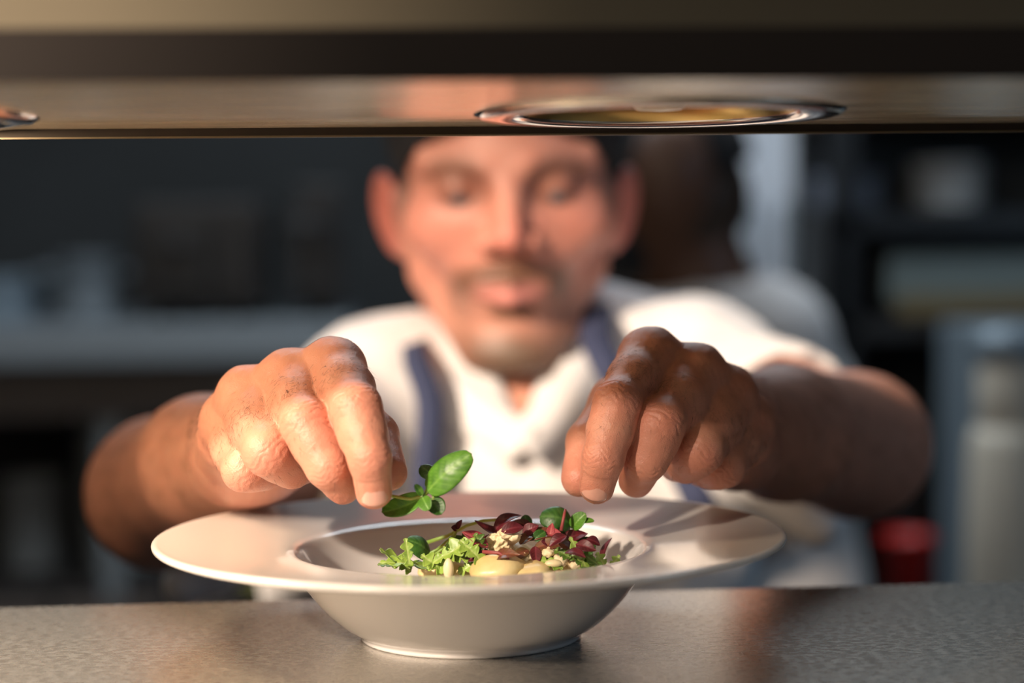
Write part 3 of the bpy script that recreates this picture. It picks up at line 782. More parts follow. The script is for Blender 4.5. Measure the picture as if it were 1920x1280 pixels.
# short hairs on hands and forearms, and the goatee
def hairs(name, base, nrm, dirs, length, rad, m, lift=.45, parent=True):
    N = len(base); base = base.astype(f32); K = 4
    rs = np.random.RandomState(5)
    L = length * (.55 + .7 * rs.rand(N, 1)); d = dirs + .35 * rs.normal(size=(N, 3)); d -= nrm * (d * nrm).sum(1, keepdims=True)
    d /= np.linalg.norm(d, axis=1, keepdims=True) + 1e-9
    sidev = np.cross(nrm, d); curl = rs.normal(size=(N, 1)) * .35
    v = []; 
    for k in range(K):
        t = k / (K - 1); p = base + nrm * (lift * L * t * (1 - .45 * t)) + d * (L * t * .9) + sidev * (L * curl * t * t)
        r = rad * (1 - .8 * t)
        for j in range(3):
            a = 2 * PI * j / 3; v.append(p + (sidev * math.cos(a) + nrm * math.sin(a)) * r)
    v = np.stack(v, 1).reshape(-1, 3); q = []
    for k in range(K - 1):
        for j in range(3): q.append((k * 3 + j, k * 3 + (j + 1) % 3, (k + 1) * 3 + (j + 1) % 3, (k + 1) * 3 + j))
    q = np.array(q)[None] + (np.arange(N) * K * 3)[:, None, None]
    me = np_mesh(name, v - V3(cbase), q.reshape(-1, 4)); o = link(name, me, chef, [m]); o['kind'] = 'stuff'; return o
def sample_hairs():
    B = []; Nn = []; Dd = []; rs = np.random.RandomState(8)
    for H in (LH, RH):
        v, n = H['hv'], H['hn']; pr = np.zeros(len(v)); dirs = np.zeros((len(v), 3), f32)
        for f in FN:
            J = [V3(p) for p in H[f]]; up = J[1] - (J[0] + J[2]) / 2; up /= np.linalg.norm(up)
            for s, w_ in ((0, 1.0), (1, .07)):
                c = J[s] * .42 + J[s + 1] * .58 if s == 0 else J[s] * .5 + J[s + 1] * .5
                ax = (J[s + 1] - J[s]) / np.linalg.norm(J[s + 1] - J[s]); pd = v - c; t = pd @ ax; rr = np.linalg.norm(pd - t[:, None] * ax, axis=1)
                m = np.exp(-(t / .010) ** 2) * (rr < .0145) * np.clip((n @ up) * 1.3 - .15, 0, 1) * w_
                k = m > pr; pr = np.where(k, m, pr); dirs[k] = ax + H['row'] * .35
        W = V3(H['wrist']); mid = (V3(H['index'][0]) + V3(H['pinky'][0])) / 2
        t = (v - W) @ H['ax']; L0 = float((mid - W) @ H['ax']); u = (v - W) @ H['row']
        m = ((t < L0 * .98) & (t > -.03)) * np.clip((n @ H['dors']) * 1.2 + .15, 0, 1) * (.10 + .5 * np.clip(u / .03, 0, 1))
        k = m > pr; pr = np.where(k, m, pr); dirs[k] = H['row'] * .9 + H['ax'] * .3
        pr = pr * (.35 + .65 * (pnoise(v, 240, 44) > -.1))
        pr[(v - W) @ H['ax'] < -.028] = 0
        idx = rs.choice(len(v), size=1150, p=pr / pr.sum()); B.append(v[idx]); Nn.append(n[idx]); Dd.append(dirs[idx])
    return np.concatenate(B), np.concatenate(Nn), np.concatenate(Dd)
b_, n_, d_ = sample_hairs()
hairs('hand_hair', b_, n_, d_, .0043, .000055, M['hair'])
# ------------------------------------------------------------------ salad
def leaf_mat(name, c1, c2, vein, rough=.42, trans=.0):
    m = mat(name, c1, rough); nt = m.node_tree; N = nt.nodes; L = nt.links; b = N['Principled BSDF']
    at = N.new('ShaderNodeAttribute'); at.attribute_name = 'vein'
    tc = N.new('ShaderNodeTexCoord'); n = N.new('ShaderNodeTexNoise'); n.inputs['Scale'].default_value = 220; L.new(tc.outputs['Object'], n.inputs['Vector'])
    r = N.new('ShaderNodeValToRGB'); r.color_ramp.elements[0].position = .38; r.color_ramp.elements[1].position = .62
    r.color_ramp.elements[0].color = (*c1, 1); r.color_ramp.elements[1].color = (*c2, 1); L.new(n.outputs[0], r.inputs[0])
    mx = N.new('ShaderNodeMix'); mx.data_type = 'RGBA'; L.new(at.outputs['Fac'], mx.inputs[0]); L.new(r.outputs[0], mx.inputs[6]); mx.inputs[7].default_value = (*vein, 1)
    L.new(mx.outputs[2], b.inputs['Base Color'])
    b.inputs['Subsurface Weight'].default_value = .25; b.inputs['Subsurface Radius'].default_value = (.001, .002, .0005)
    return m
M['basil'] = leaf_mat('basil_leaf', (.055, .17, .012), (.09, .25, .02), (.16, .34, .05))
M['basil_dark'] = leaf_mat('dark_basil_leaf', (.018, .075, .010), (.035, .11, .014), (.08, .19, .04))
M['rocket'] = leaf_mat('rocket_leaf', (.20, .33, .045), (.30, .44, .08), (.42, .52, .18), .4)
M['rocket_dark'] = leaf_mat('dark_rocket_leaf', (.07, .15, .02), (.12, .22, .03), (.25, .35, .1), .4)
M['amaranth'] = leaf_mat('red_amaranth_leaf', (.065, .006, .010), (.115, .010, .018), (.19, .03, .045), .45)
M['amaranth_pink'] = leaf_mat('pink_amaranth_leaf', (.26, .03, .045), (.34, .05, .065), (.48, .13, .13), .45)
M['amaranth_green'] = leaf_mat('red_green_amaranth_leaf', (.12, .075, .02), (.16, .05, .03), (.28, .10, .06), .35)
M['stem'] = mat('green_stem', (.16, .28, .05), .4, Subsurface_Weight=.2); M['stem_red'] = mat('pink_stem', (.30, .06, .06), .5)
M['potato'] = noise_mix(mat('pale_yellow_potato', (.72, .56, .24), .35), 60, (.68, .50, .20), (.80, .66, .34), 3, (1, 1, 1), .35, .65, .3, 300, None, .0008)
M['cheese'] = noise_mix(mat('cream_cheese', (.80, .66, .42), .6), 200, (.74, .58, .34), (.86, .74, .50), 3, (1, 1, 1), .35, .65, .5, 900, None, .0006)
M['nut'] = mat('pine_nut', (.80, .68, .42), .4)
M['oil'] = mat('oil', (.55, .50, .12), .05, Transmission_Weight=.7)
def out_basil(t): return (max(0., math.sin(PI * min(1, t ** .88))) ** .42)
def out_aman(t): return max(0., math.sin(PI * min(1, t ** .8))) ** .78
def out_rocket(t):
    b = .22 + .78 * max(0, math.sin(PI * ((t * 3.4) % 1.0))) ** .9
    return b * (.8 if t < .5 else 1.2) * max(1 - max(0, (t - .72)) / .28, 0) ** .45 * min(1, t / .05 + .1)
def leaf_mesh(base, tip, width, up, outline, curl=.1, fold=.25, twist=0, ruff=.0, seed=0, nu=12, nv=26):
    base, tip = Vector(base), Vector(tip); ax = tip - base; Ln = ax.length; ax.normalize(); up = Vector(up); up = (up - ax * up.dot(ax)).normalized(); sd = ax.cross(up)
    vs = []; vein = []; rs = random.Random(seed); ph = rs.random() * 6
    for j in range(nv + 1):
        t = j / nv; w_ = width / 2 * outline(t)
        for i in range(nu + 1):
            s = -1 + 2 * i / nu
            a = twist * (t - .5); u2 = up * math.cos(a) + sd * math.sin(a); s2 = sd * math.cos(a) - up * math.sin(a)
            z = curl * Ln * math.sin(PI * t) + fold * w_ * (abs(s) ** 1.5 - .35) + ruff * width * math.sin(t * 17 + ph + (3 if s > 0 else 0)) * abs(s) ** 2
            vn = abs(((t * 6.5 - abs(s) * 1.5) % 1) - .5) * 2
            z += .02 * width * vn ** 2 * (1 - abs(s) ** 3) - .02 * width * math.exp(-(s * 6) ** 2)
            vs.append(base + ax * (t * Ln) + s2 * (s * w_) + u2 * z)
            vein.append(max(math.exp(-(s * w_ / .00035) ** 2) * .9, max(0, 1 - (1 - (1 - vn)) * 7) * .35 * (abs(s) < .85)))
    n = nu + 1; top = len(vs); th = .00022; q = []
    arr = np.array([tuple(v) for v in vs])
    g1 = arr.reshape(nv + 1, n, 3); du = np.gradient(g1, axis=1); dv = np.gradient(g1, axis=0); nn = np.cross(du, dv); nn /= np.linalg.norm(nn, axis=2, keepdims=True) + 1e-12
    lo = (g1 - nn * th).reshape(-1, 3); allv = np.concatenate([arr, lo])
    for j in range(nv):
        for i in range(nu): a = j * n + i; q.append((a, a + 1, a + n + 1, a + n)); q.append((a + top, a + n + top, a + n + 1 + top, a + 1 + top))
    ring = list(range(n)) + [j * n + nu for j in range(1, nv + 1)] + [nv * n + i for i in range(nu - 1, -1, -1)] + [j * n for j in range(nv - 1, 0, -1)]
    for a, b in zip(ring, ring[1:] + ring[:1]): q.append((a, a + top, b + top, b))
    return allv, np.array(q), np.array(vein * 2, f32)
def leaf(name, base, tip, width, m, up=None, outline=out_aman, label=None, cat='leaf', group=None, parent=None, stem=None, **kw):
    up = up or (RC @ Vector((0, .8, .7)))
    base, tip = Vector(base), Vector(tip)
    v, q, vein = leaf_mesh(base, tip, width, up, outline, **kw)
    org = Vector(parent.location) if parent else base
    me = np_mesh(name, v - V3(org), q); a = me.attributes.new('vein', 'FLOAT', 'POINT'); a.data.foreach_set('value', vein)
    o = link(name, me, parent, [M[m]])
    if not parent: o.location = base; tag(o, label, cat, group)
    elif label: o['label'] = label
    if stem:
        bm = bmesh.new(); bm_tube(bm, [Vector(p) - org for p in [base] + list(stem)], .00055, 8, .0004); fin('stem', bm, 'stem_red' if 'amar' in m else 'stem', o if not parent else parent, True)
    return o
CU = lambda x, y, z: RC @ Vector((x, y, z))      # direction given as right, up, towards the viewer

# basil sprig between index finger and thumb of the hand at the left
bs = thing('basil_sprig', 'green basil sprig pinched between finger and thumb over the plate', 'herb', P(788, 930, .812))
bl = Vector(bs.location)
leaf('leaf', P(801, 922, .812), P(884, 850, .808), .0138, 'basil', CU(-.25, .3, 1), out_basil, parent=bs, curl=.10, fold=-.22, label='largest bright green leaf')
leaf('leaf', P(790, 932, .812), P(716, 960, .812), .0100, 'basil', CU(.1, .6, .8), out_basil, parent=bs, curl=-.08, fold=.25)
leaf('leaf', P(812, 893, .818), P(789, 873, .822), .0070, 'basil_dark', CU(.2, .3, 1), out_basil, parent=bs, curl=.05, fold=-.2)
leaf('leaf', P(792, 928, .810), P(778, 908, .808), .0032, 'basil', CU(.3, .2, 1), out_basil, parent=bs)
leaf('leaf', P(792, 932, .808), P(804, 956, .804), .0062, 'basil', CU(-.3, .3, 1), out_basil, parent=bs, curl=.08)
leaf('leaf', P(806, 935, .812), P(828, 964, .808), .0082, 'basil_dark', CU(.2, .4, 1), out_basil, parent=bs, curl=.1, fold=.3)
bm = bmesh.new()
bm_tube(bm, [P(803, 921, .812) - bl, P(793, 930, .812) - bl, P(770, 936, .814) - bl, P(735, 930, .816) - bl], .0008, 8)
bm_tube(bm, [P(813, 925, .812) - bl, P(812, 942, .812) - bl], .0006, 8); bm_tube(bm, [P(793, 930, .812) - bl, P(812, 896, .818) - bl], .0005, 8)
fin('stem', bm, 'stem', bs, True)

# potato pieces and crumbs at the bottom of the bowl
def blob(name, px, py, d, r, m, label, cat, group=None, sq=(1, 1, .75), n=.12, seed=0, sub=3, rot=0):
    bm = bmesh.new(); bmesh.ops.create_icosphere(bm, subdivisions=sub, radius=1)
    co = np.array([v.co[:] for v in bm.verts], f32); nz_ = pnoise(co, 5.5 if m == 'cheese' else 2.6, seed, 3)
    Rz = Matrix.Rotation(rot, 3, 'Z')
    for v, k in zip(bm.verts, nz_): c = v.co * (1 + n * float(k)); v.co = Rz @ Vector((c.x * r * sq[0], c.y * r * sq[1], c.z * r * sq[2]))
    o = fin(name, bm, m, None, True); o.location = P(px, py, d); return tag(o, label, cat, group)
G1 = 'potato pieces under the salad leaves'
for i, (px, py, d, r, lb) in enumerate(((932, 1070, .823, .0098, 'pale yellow potato piece at the very front of the salad'), (1000, 1078, .826, .0088, 'pale yellow potato piece right of the front one'),
        (868, 1072, .842, .0105, 'pale yellow potato piece under the broad pale rocket leaf'), (1068, 1070, .845, .0105, 'pale yellow potato piece under the right rocket fronds'),
        (960, 1048, .862, .012, 'pale yellow potato piece behind the cheese crumb'), (1035, 1046, .868, .011, 'pale yellow potato piece buried under the red leaves at right'),
        (895, 1050, .868, .011, 'pale yellow potato piece buried behind the pinkish leaf'), (815, 1072, .852, .008, 'small pale potato piece at the left end of the salad'))):
    blob('potato_piece', px, py, d, r, 'potato', lb, 'potato', G1, (1.25, 1, .7), .22, i, 3, i * 1.1)
blob('cheese_crumb', 938, 1018, .838, .0062, 'cheese', 'crumbly cream-coloured cheese lump on top of the red leaves', 'cheese', None, (1, .9, .85), .42, 3, 5)
for px, py, r, w_ in ((1050, 1050, .0038, 'among the right leaves'), (1078, 1058, .003, 'at the far right among the rocket'), (964, 1006, .0028, 'beside the top of the big cheese lump'), (985, 1046, .003, 'above the front potato'), (1028, 1036, .0028, 'under the olive-brown leaves'), (872, 1040, .0028, 'beside the broad pale rocket leaf'), (950, 1000, .0030, 'on top of the big cheese lump')):
    blob('cheese_crumb', px, py, .830, r, 'cheese', 'small cream cheese crumb ' + w_, 'cheese', 'small cheese crumbs', (1, 1, .8), .3, int(px), 3)
blob('pine_nut', 841, 1066, .822, .0042, 'nut', 'pale pine nut at the front left edge of the salad', 'nut', None, (.55, .55, 1.1), .04, 1, 3)
blob('pine_nut', 1038, 1056, .826, .0036, 'nut', 'pale pine nut at the front right among the leaves', 'nut', None, (1.1, .6, .5), .04, 2, 3)

A = 'amaranth leaves heaped in the salad'; RK = 'rocket leaves in the salad'
def am(b, t, w_, m, label, **kw): return leaf('amaranth_leaf', P(*b), P(*t), w_ * .84, m, outline=out_aman, label=label, group=A, **kw)
am((955, 1000, .846), (890, 975, .842), .0072, 'amaranth', 'dark red leaf at the top left of the salad heap', up=CU(.2, .9, .5), curl=-.12, fold=.4)
am((925, 1000, .843), (978, 966, .846), .0075, 'amaranth', 'dark red folded leaf at the top of the salad heap', up=CU(-.5, .6, .7), curl=.25, fold=.3)
am((915, 1026, .828), (866, 997, .826), .0088, 'amaranth_pink', 'pinkish red leaf left of the cheese crumb', up=CU(.5, .6, .6), curl=.08, fold=.35)
am((935, 1040, .826), (868, 1052, .824), .0062, 'amaranth', 'dark red leaf at the front under the pinkish leaf', up=CU(0, .6, .8), curl=.1, fold=.3)
am((960, 1010, .842), (896, 1014, .838), .0062, 'amaranth', 'dark red leaf behind the cheese crumb', up=CU(0, .7, .6), curl=.1)
am((1128, 1052, .840), (1147, 1008, .846), .0052, 'amaranth', 'dark red leaf standing up at the right edge of the salad', up=CU(-.8, .2, .5), fold=.3)
am((985, 1012, .838), (1048, 1000, .842), .0088, 'amaranth_green', 'olive and red leaf at the top middle of the heap', up=CU(0, .8, .6), curl=.14, fold=.3)
am((990, 1030, .832), (962, 1050, .824), .0065, 'amaranth_green', 'olive-brown leaf hanging at the front of the heap', up=CU(-.2, .3, .9), curl=.1)
am((1000, 1028, .834), (1068, 1024, .832), .0080, 'amaranth_green', 'olive-brown leaf at the front right of the heap', up=CU(0, .7, .7), curl=.16, fold=.3)
am((1050, 1020, .846), (1102, 1000, .850), .0085, 'amaranth', 'dark red leaf below the round basil leaf', up=CU(-.2, .7, .7), curl=.15)
am((1003, 1024, .832), (1006, 1060, .826), .0060, 'amaranth', 'dark red leaf hanging down in the middle of the heap', up=CU(.1, .2, 1), curl=.05)
am((1030, 1010, .838), (1036, 980, .842), .0042, 'amaranth_pink', 'small pink leaf in front of the round basil leaf', up=CU(-.2, .2, 1))
am((1000, 990, .850), (958, 978, .852), .0060, 'amaranth', 'dark red leaf behind the top of the heap', up=CU(.2, .6, .7))
lst = [((1015, 1015), (1050, 1030), .007, 'amaranth', 'dark red leaf in the heap, below the red stem'), ((980, 1000), (1010, 985), .006, 'amaranth', 'dark red leaf rising at the top middle'),
       ((1060, 1035), (1098, 1045), .006, 'amaranth', 'dark red leaf low at the right, above the rocket'), ((1010, 1040), (1045, 1054), .0055, 'amaranth', 'dark red leaf right of the front potato'),
       ((975, 1020), (1002, 1003), .0065, 'amaranth_green', 'olive leaf right of the cheese lump'), ((1080, 1020), (1118, 1032), .006, 'amaranth', 'dark red leaf at the right shoulder of the heap'),
       ((895, 1040), (917, 1060), .005, 'amaranth', 'dark red leaf left of the front potato'), ((1045, 1015), (1075, 1040), .006, 'amaranth_green', 'olive leaf in the right half of the heap'),
       ((940, 996), (982, 988), .0062, 'amaranth', 'dark red leaf just above the cheese lump'), ((1015, 1000), (1060, 1012), .0065, 'amaranth_pink', 'pink-red leaf in front of the round basil leaf, lying flat'),
       ((1062, 1004), (1030, 1024), .006, 'amaranth', 'dark red leaf pointing left below the basil'), ((1000, 1046), (965, 1060), .0060, 'amaranth_pink', 'pink-red leaf lying on the front potatoes'),
       ((1040, 1050), (1085, 1058), .0060, 'amaranth', 'dark red leaf along the bottom right'), ((925, 1046), (975, 1040), .0062, 'amaranth_green', 'olive leaf lying under the cheese lump'),
       ((1100, 1010), (1125, 1022), .0050, 'amaranth', 'small dark red leaf near the upright right leaf'), ((870, 1030), (905, 1012), .0060, 'amaranth', 'dark red leaf hidden behind the pinkish leaf')]
for i, (b, t, w_, m, lb) in enumerate(lst):
    d = .832 + .010 * math.sin(i * 2.3)
    am((*b, d), (*t, d + .006 * math.cos(i * 1.7)), w_ * 1.12, m, lb, up=CU(math.sin(i) * .5, .6, .7), curl=.15, fold=.3, seed=i)
# small dark pair of seed leaves on a long stem at the left top
o = leaf('seedling_sprout', P(857, 992, .845), P(866, 974, .846), .0032, 'amaranth', CU(-.6, .3, .7), out_aman, 'dark red seedling on a green stem left of the heap', 'sprout')
leaf('leaf', P(857, 992, .845), P(846, 988, .844), .0035, 'amaranth', CU(.2, .6, .7), out_aman, parent=o)
bm = bmesh.new(); ol = Vector(o.location); bm_tube(bm, [P(*p) - ol for p in ((857, 992, .845), (850, 1008, .845), (835, 1025, .845), (820, 1036, .846), (800, 1042, .848))], .0007, 8); fin('stem', bm, 'stem', o, True)
def stem_thing(pts, r, m, label, group=None):
    pts = [P(*p) for p in pts]; bm = bmesh.new(); o_ = pts[0]; bm_tube(bm, [p - o_ for p in pts], r, 10, r * .7); o = fin('herb_stem', bm, m, None, True); o.location = o_; return tag(o, label, 'stem', group)
stem_thing([(800, 1017, .856), (840, 1004, .856), (875, 985, .856), (905, 976, .856), (935, 974, .858)], .0009, 'stem', 'long green stem arching up to the top left dark red leaf')
stem_thing([(790, 1045, .846), (820, 1030, .846), (846, 1006, .848)], .0008, 'stem', 'short green stem beside the seedling left of the heap')
stem_thing([(905, 1034, .822), (935, 1036, .820), (952, 1046, .819), (958, 1062, .820)], .0008, 'stem_red', 'thin pink stem curving down in front of the potato')
stem_thing([(1052, 995, .842), (1058, 965, .844), (1060, 955, .846)], .0008, 'stem_red', 'red stem across the round basil leaf')
# basil and small green leaves lying on the heap
def grn(nm, b, t, w_, m, label, ol=out_basil, **kw): return leaf(nm, P(*b), P(*t), w_, m, outline=ol, label=label, **kw)
grn('basil_leaf', (1072, 985, .852), (1012, 968, .850), .0125, 'basil_dark', 'round dark green basil leaf on the right top of the salad', up=CU(.0, .5, .9), curl=.25, fold=-.35)
grn('basil_leaf', (1072, 990, .850), (1098, 962, .848), .0070, 'basil', 'small light green leaf right of the round basil leaf', up=CU(-.3, .3, .9), curl=.1)
grn('basil_leaf', (1088, 978, .848), (1114, 976, .848), .0030, 'basil', 'tiny narrow green leaf at the far right top', up=CU(0, .7, .7))
grn('basil_leaf', (990, 990, .852), (984, 965, .852), .0055, 'basil_dark', 'small dark green leaf behind the red top leaf', up=CU(-.2, .1, 1))
grn('basil_leaf', (806, 1040, .846), (762, 1012, .842), .0110, 'basil_dark', 'dark green leaf at the left behind the pale rocket', up=CU(.3, .6, .7), curl=.15, fold=-.3)
grn('basil_leaf', (1110, 1040, .850), (1080, 1014, .852), .0105, 'basil_dark', 'dark green leaf at the right side of the salad', up=CU(-.2, .5, .9), curl=.15)
grn('basil_leaf', (1000, 1012, .836), (1022, 996, .838), .0050, 'basil_dark', 'small dark green leaf in the middle of the heap', up=CU(0, .4, .9), curl=.1)
def rk(b, t, w_, m, label, **kw): return leaf('rocket_leaf', P(*b), P(*t), w_, m, outline=out_rocket, label=label, group=RK, nv=40, **kw)
rk((800, 1062, .832), (712, 1030, .822), .0075, 'rocket', 'pale green rocket leaf reaching up at the far left', up=CU(.2, .8, .5), curl=-.05, fold=.2)
rk((805, 1064, .830), (712, 1054, .820), .0065, 'rocket', 'pale green rocket leaf lying lowest at the far left', up=CU(.1, .8, .5), curl=.06)
rk((768, 1066, .824), (760, 1008, .826), .0050, 'rocket', 'pale green rocket lobe standing upright at the left', up=CU(.3, .1, 1), curl=.04)
rk((820, 1072, .828), (878, 1010, .824), .0095, 'rocket', 'broad pale green rocket leaf in the front left', up=CU(-.3, .5, .8), curl=.12)
rk((800, 1068, .828), (858, 1030, .824), .0060, 'rocket', 'pale green rocket leaf crossing the broad one', up=CU(-.2, .6, .7), curl=.12)
rk((905, 1056, .822), (862, 1012, .824), .0085, 'rocket', 'pale green rocket leaf next to the pinkish leaf', up=CU(.2, .4, .9), curl=.12)
rk((835, 1058, .842), (875, 1000, .850), .0075, 'rocket_dark', 'dark green rocket leaf behind the broad pale one', up=CU(-.2, .4, .9), curl=.1)
rk((745, 1064, .846), (708, 1058, .846), .0050, 'rocket_dark', 'small dark green leaf tip at the far left bottom', up=CU(0, .9, .4))
rk((1102, 1072, .826), (1068, 1006, .824), .0045, 'rocket', 'thin green rocket frond at the right front', up=CU(.2, .1, 1), curl=.08)
rk((1130, 1066, .826), (1080, 1030, .826), .0045, 'rocket_dark', 'thin dark rocket frond at the right front', up=CU(.2, .3, 1), curl=.08)
rk((1138, 1070, .838), (1118, 1036, .836), .0050, 'rocket', 'small rocket frond at the right edge', up=CU(.2, .3, 1), curl=.08)
rk((1140, 1072, .842), (1162, 1040, .842), .0040, 'rocket', 'feathery rocket tip at the far right edge', up=CU(-.2, .3, 1), curl=.08)
for i, (b, t, w_, k, lb) in enumerate((((885, 1064), (930, 1036), .0065, 0, 'dark rocket piece left of the front potato'), ((1010, 1050), (1056, 1066), .006, 1, 'pale rocket piece right of the front potatoes'),
        ((1068, 1040), (1108, 1064), .006, 0, 'dark rocket piece under the dark basil leaf at right'), ((838, 1054), (888, 1038), .0075, 1, 'pale rocket piece across the middle left'), ((1120, 1060), (1085, 1070), .006, 1, 'pale rocket piece low at the right'),
        ((770, 1072), (735, 1046), .0065, 1, 'pale rocket piece between the two left tips'), ((830, 1074), (790, 1040), .0070, 1, 'pale rocket piece in front of the dark basil leaf'), ((860, 1076), (905, 1050), .0065, 1, 'pale rocket piece at the bottom left of the heap'),
        ((905, 1030), (890, 1000), .0060, 0, 'dark rocket tip standing behind the pinkish leaf'), ((1040, 1030), (1070, 1046), .0050, 0, 'dark rocket piece under the olive leaves'), ((850, 1044), (838, 1016), .0050, 0, 'dark rocket tip beside the long stem'))):
    rk((*b, .828), (*t, .826), w_, 'rocket' if k else 'rocket_dark', lb, up=CU(.3 * math.sin(i * 2), .6, .7), curl=.12, seed=i, ruff=.04)
# ------------------------------------------------------------------ the kitchen behind
def rect(x0, x1, y0, y1, d):
    a = P(x0, y1, d); b = P(x1, y0, d); return a.x, b.x, a.z, b.z, (a.y + b.y) / 2
def unit(name, label, cat, x0, x1, d, group=None):
    a = P(x0, 640, d); b = P(x1, 640, d); return thing(name, label, cat, ((a.x + b.x) / 2, (a.y + b.y) / 2, 0), group), (b.x - a.x) / 2
def zp(py, d, px=960): return P(px, py, d).z
# left: steel workbench with undershelf
M['bench'] = mat('bench_steel', (.22, .25, .275), .5, .2); M['brown'] = mat('brown_front', (.10, .082, .074), .6); M['darkbox'] = mat('dark_box', (.018, .016, .016), .5)
M['plates'] = mat('white_plates', (.6, .62, .63), .3)
M['tub'] = mat('translucent_tub', (.24, .26, .27), .5); M['olive'] = mat('olive_board', (.16, .14, .02), .6); M['bluesteel'] = mat('blue_steel', (.24, .30, .35), .4, .2)
M['darkgreen'] = mat('oven_window', (.14, .17, .165), .35); M['red'] = mat('red_paint', (.55, .012, .008), .4); M['cream'] = mat('cream_plastic', (.62, .56, .46), .5)
M['pale'] = mat('pale_paint', (.80, .86, .95), .5); M['china'] = mat('stacked_china', (.28, .31, .38), .3); M['amber'] = mat('amber_tray', (.14, .10, .04), .5)
d = 3.1
wb, hw = unit('workbench', 'long steel workbench along the left side behind the chef', 'workbench', -260, 660, d)
zt_ = zp(606, d, 300)
box('worktop', 'bench', -hw, hw, -.05, .62, zt_ - .062, zt_, wb, .004)
box('drawer_front', 'brown', -hw + .02, hw - .02, .0, .02, zt_ - .150, zt_ - .062, wb)
box('back_board', 'darkbox', -hw + .02, hw - .02, .55, .57, .30, zt_ - .10, wb)
box('lower_shelf', 'darkbox', -hw + .02, hw - .02, .0, .60, .36, .40, wb)
for x_ in (-hw + .04, 0, hw - .04):
    for y_ in (.03, .57): box('leg', 'bench', x_ - .018, x_ + .018, y_ - .018, y_ + .018, 0, zt_ - .06, wb)
by = wb.location.y
# combi ovens standing on it
def oven(px0, px1, py0, label):
    a, b = P(px0, 640, 3.25), P(px1, 640, 3.25); o = thing('oven', label, 'oven', ((a.x + b.x) / 2, by + .05, zt_)); w_ = (b.x - a.x) / 2; h_ = zp(py0, 3.25) - zt_
    box('body', 'black', -w_, w_, .03, .50, .02, h_, o, .008); box('door', 'black', -w_ + .03, w_ - .09, .005, .03, .05, h_ - .04, o, .004)
    box('control_panel', 'black', w_ - .08, w_ - .02, .01, .03, .05, h_ - .04, o)
    bm = bmesh.new(); bm_tube(bm, [(-w_ + .06, -.02, h_ - .07), (w_ - .12, -.02, h_ - .07)], .008)
    for x_ in (-w_ + .07, w_ - .13): bm_tube(bm, [(x_, -.02, h_ - .07), (x_, .01, h_ - .07)], .006)
    fin('handle', bm, 'darkbox', o, True)
    for x_ in (-w_ + .04, w_ - .04):
        for y_ in (.07, .46): bm = bmesh.new(); bm_tube(bm, [(x_, y_, 0), (x_, y_, .022)], .015); fin('foot', bm, 'rubber', o)
oven(262, 500, 372, 'black oven on the workbench, the one further left')
oven(560, 650, 340, 'tall black oven on the workbench, nearest the chef')
def pot(name, px, py_top, d, r, h, m, label, cat, z=None, handles=True, group=None):
    p = P(px, py_top, d); z0 = p.z - h if z is None else z
    o = thing(name, label, cat, (p.x, p.y, z0), group); bm = bmesh.new()
    bm_lathe(bm, [(0, 0), (r * .96, 0), (r, .01), (r, h), (r + .004, h + .002), (r + .004, h + .005), (r - .004, h + .004), (r - .004, .012), (0, .012)], seg=40); fin('body', bm, m, o, True)
    if handles:
        for s in (-1, 1):
            bm = bmesh.new(); bm_tube(bm, [(s * (r - .002), -.03, h * .8), (s * (r + .03), -.025, h * .8), (s * (r + .03), .025, h * .8), (s * (r - .002), .03, h * .8)], .005, 8); fin('handle', bm, m, o, True)
    return o
pot('saucepan', 165, 482, 3.25, .055, .105, 'bench', 'small pale saucepan standing on the left end of the workbench', 'pan', zt_, True)
pot('stock_pot', 5, 520, 3.3, .07, .072, 'bluesteel', 'low wide pot at the far left of the workbench', 'pot', zt_)
zs = .40
zl = zp(1075, 3.2, 200)
hh = zl
box('lower_cabinet', 'darkbox', -hw + .1, hw - .1, .02, .52, .40, zl - .001, wb, .004)
for i in range(3):
    x0 = -hw + .12 + i * (2 * hw - .24) / 3; dr = box('door', 'brown', x0, x0 + (2 * hw - .28) / 3, .0, .02, .43, zl - .03, wb, .003, 'dark brown cabinet door')
    bm = bmesh.new(); bm_tube(bm, [(x0 + .04, -.015, .5), (x0 + .04, -.015, .6)], .006); bm_tube(bm, [(x0 + .04, -.015, .55), (x0 + .04, .001, .55)], .004); fin('handle', bm, 'bench', dr, True)
for i, (px, py, r, h) in enumerate(((60, 905, .052, None), (225, 790, .066, None))):
    pp = P(px, py, 3.22); hgt = pp.z - zl
    pot('food_tub', px, py, 3.26, r, hgt, 'tub', ('pale food tub at the far left below the workbench', 'taller pale food tub below the workbench beside the forearm')[i], 'tub', zl, False)
# olive cutting board seen under the plate
a = P(535, 1088, 2.1); cb = thing('equipment_stand', 'low stand behind the counter holding an olive yellow tray', 'stand', (a.x, a.y, 0))
box('shelf_top', 'darkbox', -.13, .13, -.1, .1, a.z - .07, a.z - .055, cb)
for x_ in (-.11, .11):
    for y_ in (-.08, .08): box('leg', 'darkbox', x_ - .012, x_ + .012, y_ - .012, y_ + .012, 0, a.z - .07, cb)
tr = thing('tray', 'olive yellow tray seen below the left side of the plate', 'tray', (a.x + .01, a.y, a.z - .055))
bm = bmesh.new(); bm_lathe(bm, [(0, 0), (.050, 0), (.056, .05), (.061, .052), (.060, .056), (.051, .054), (.046, .006), (0, .006)], seg=40); fin('body', bm, 'olive', tr, True)

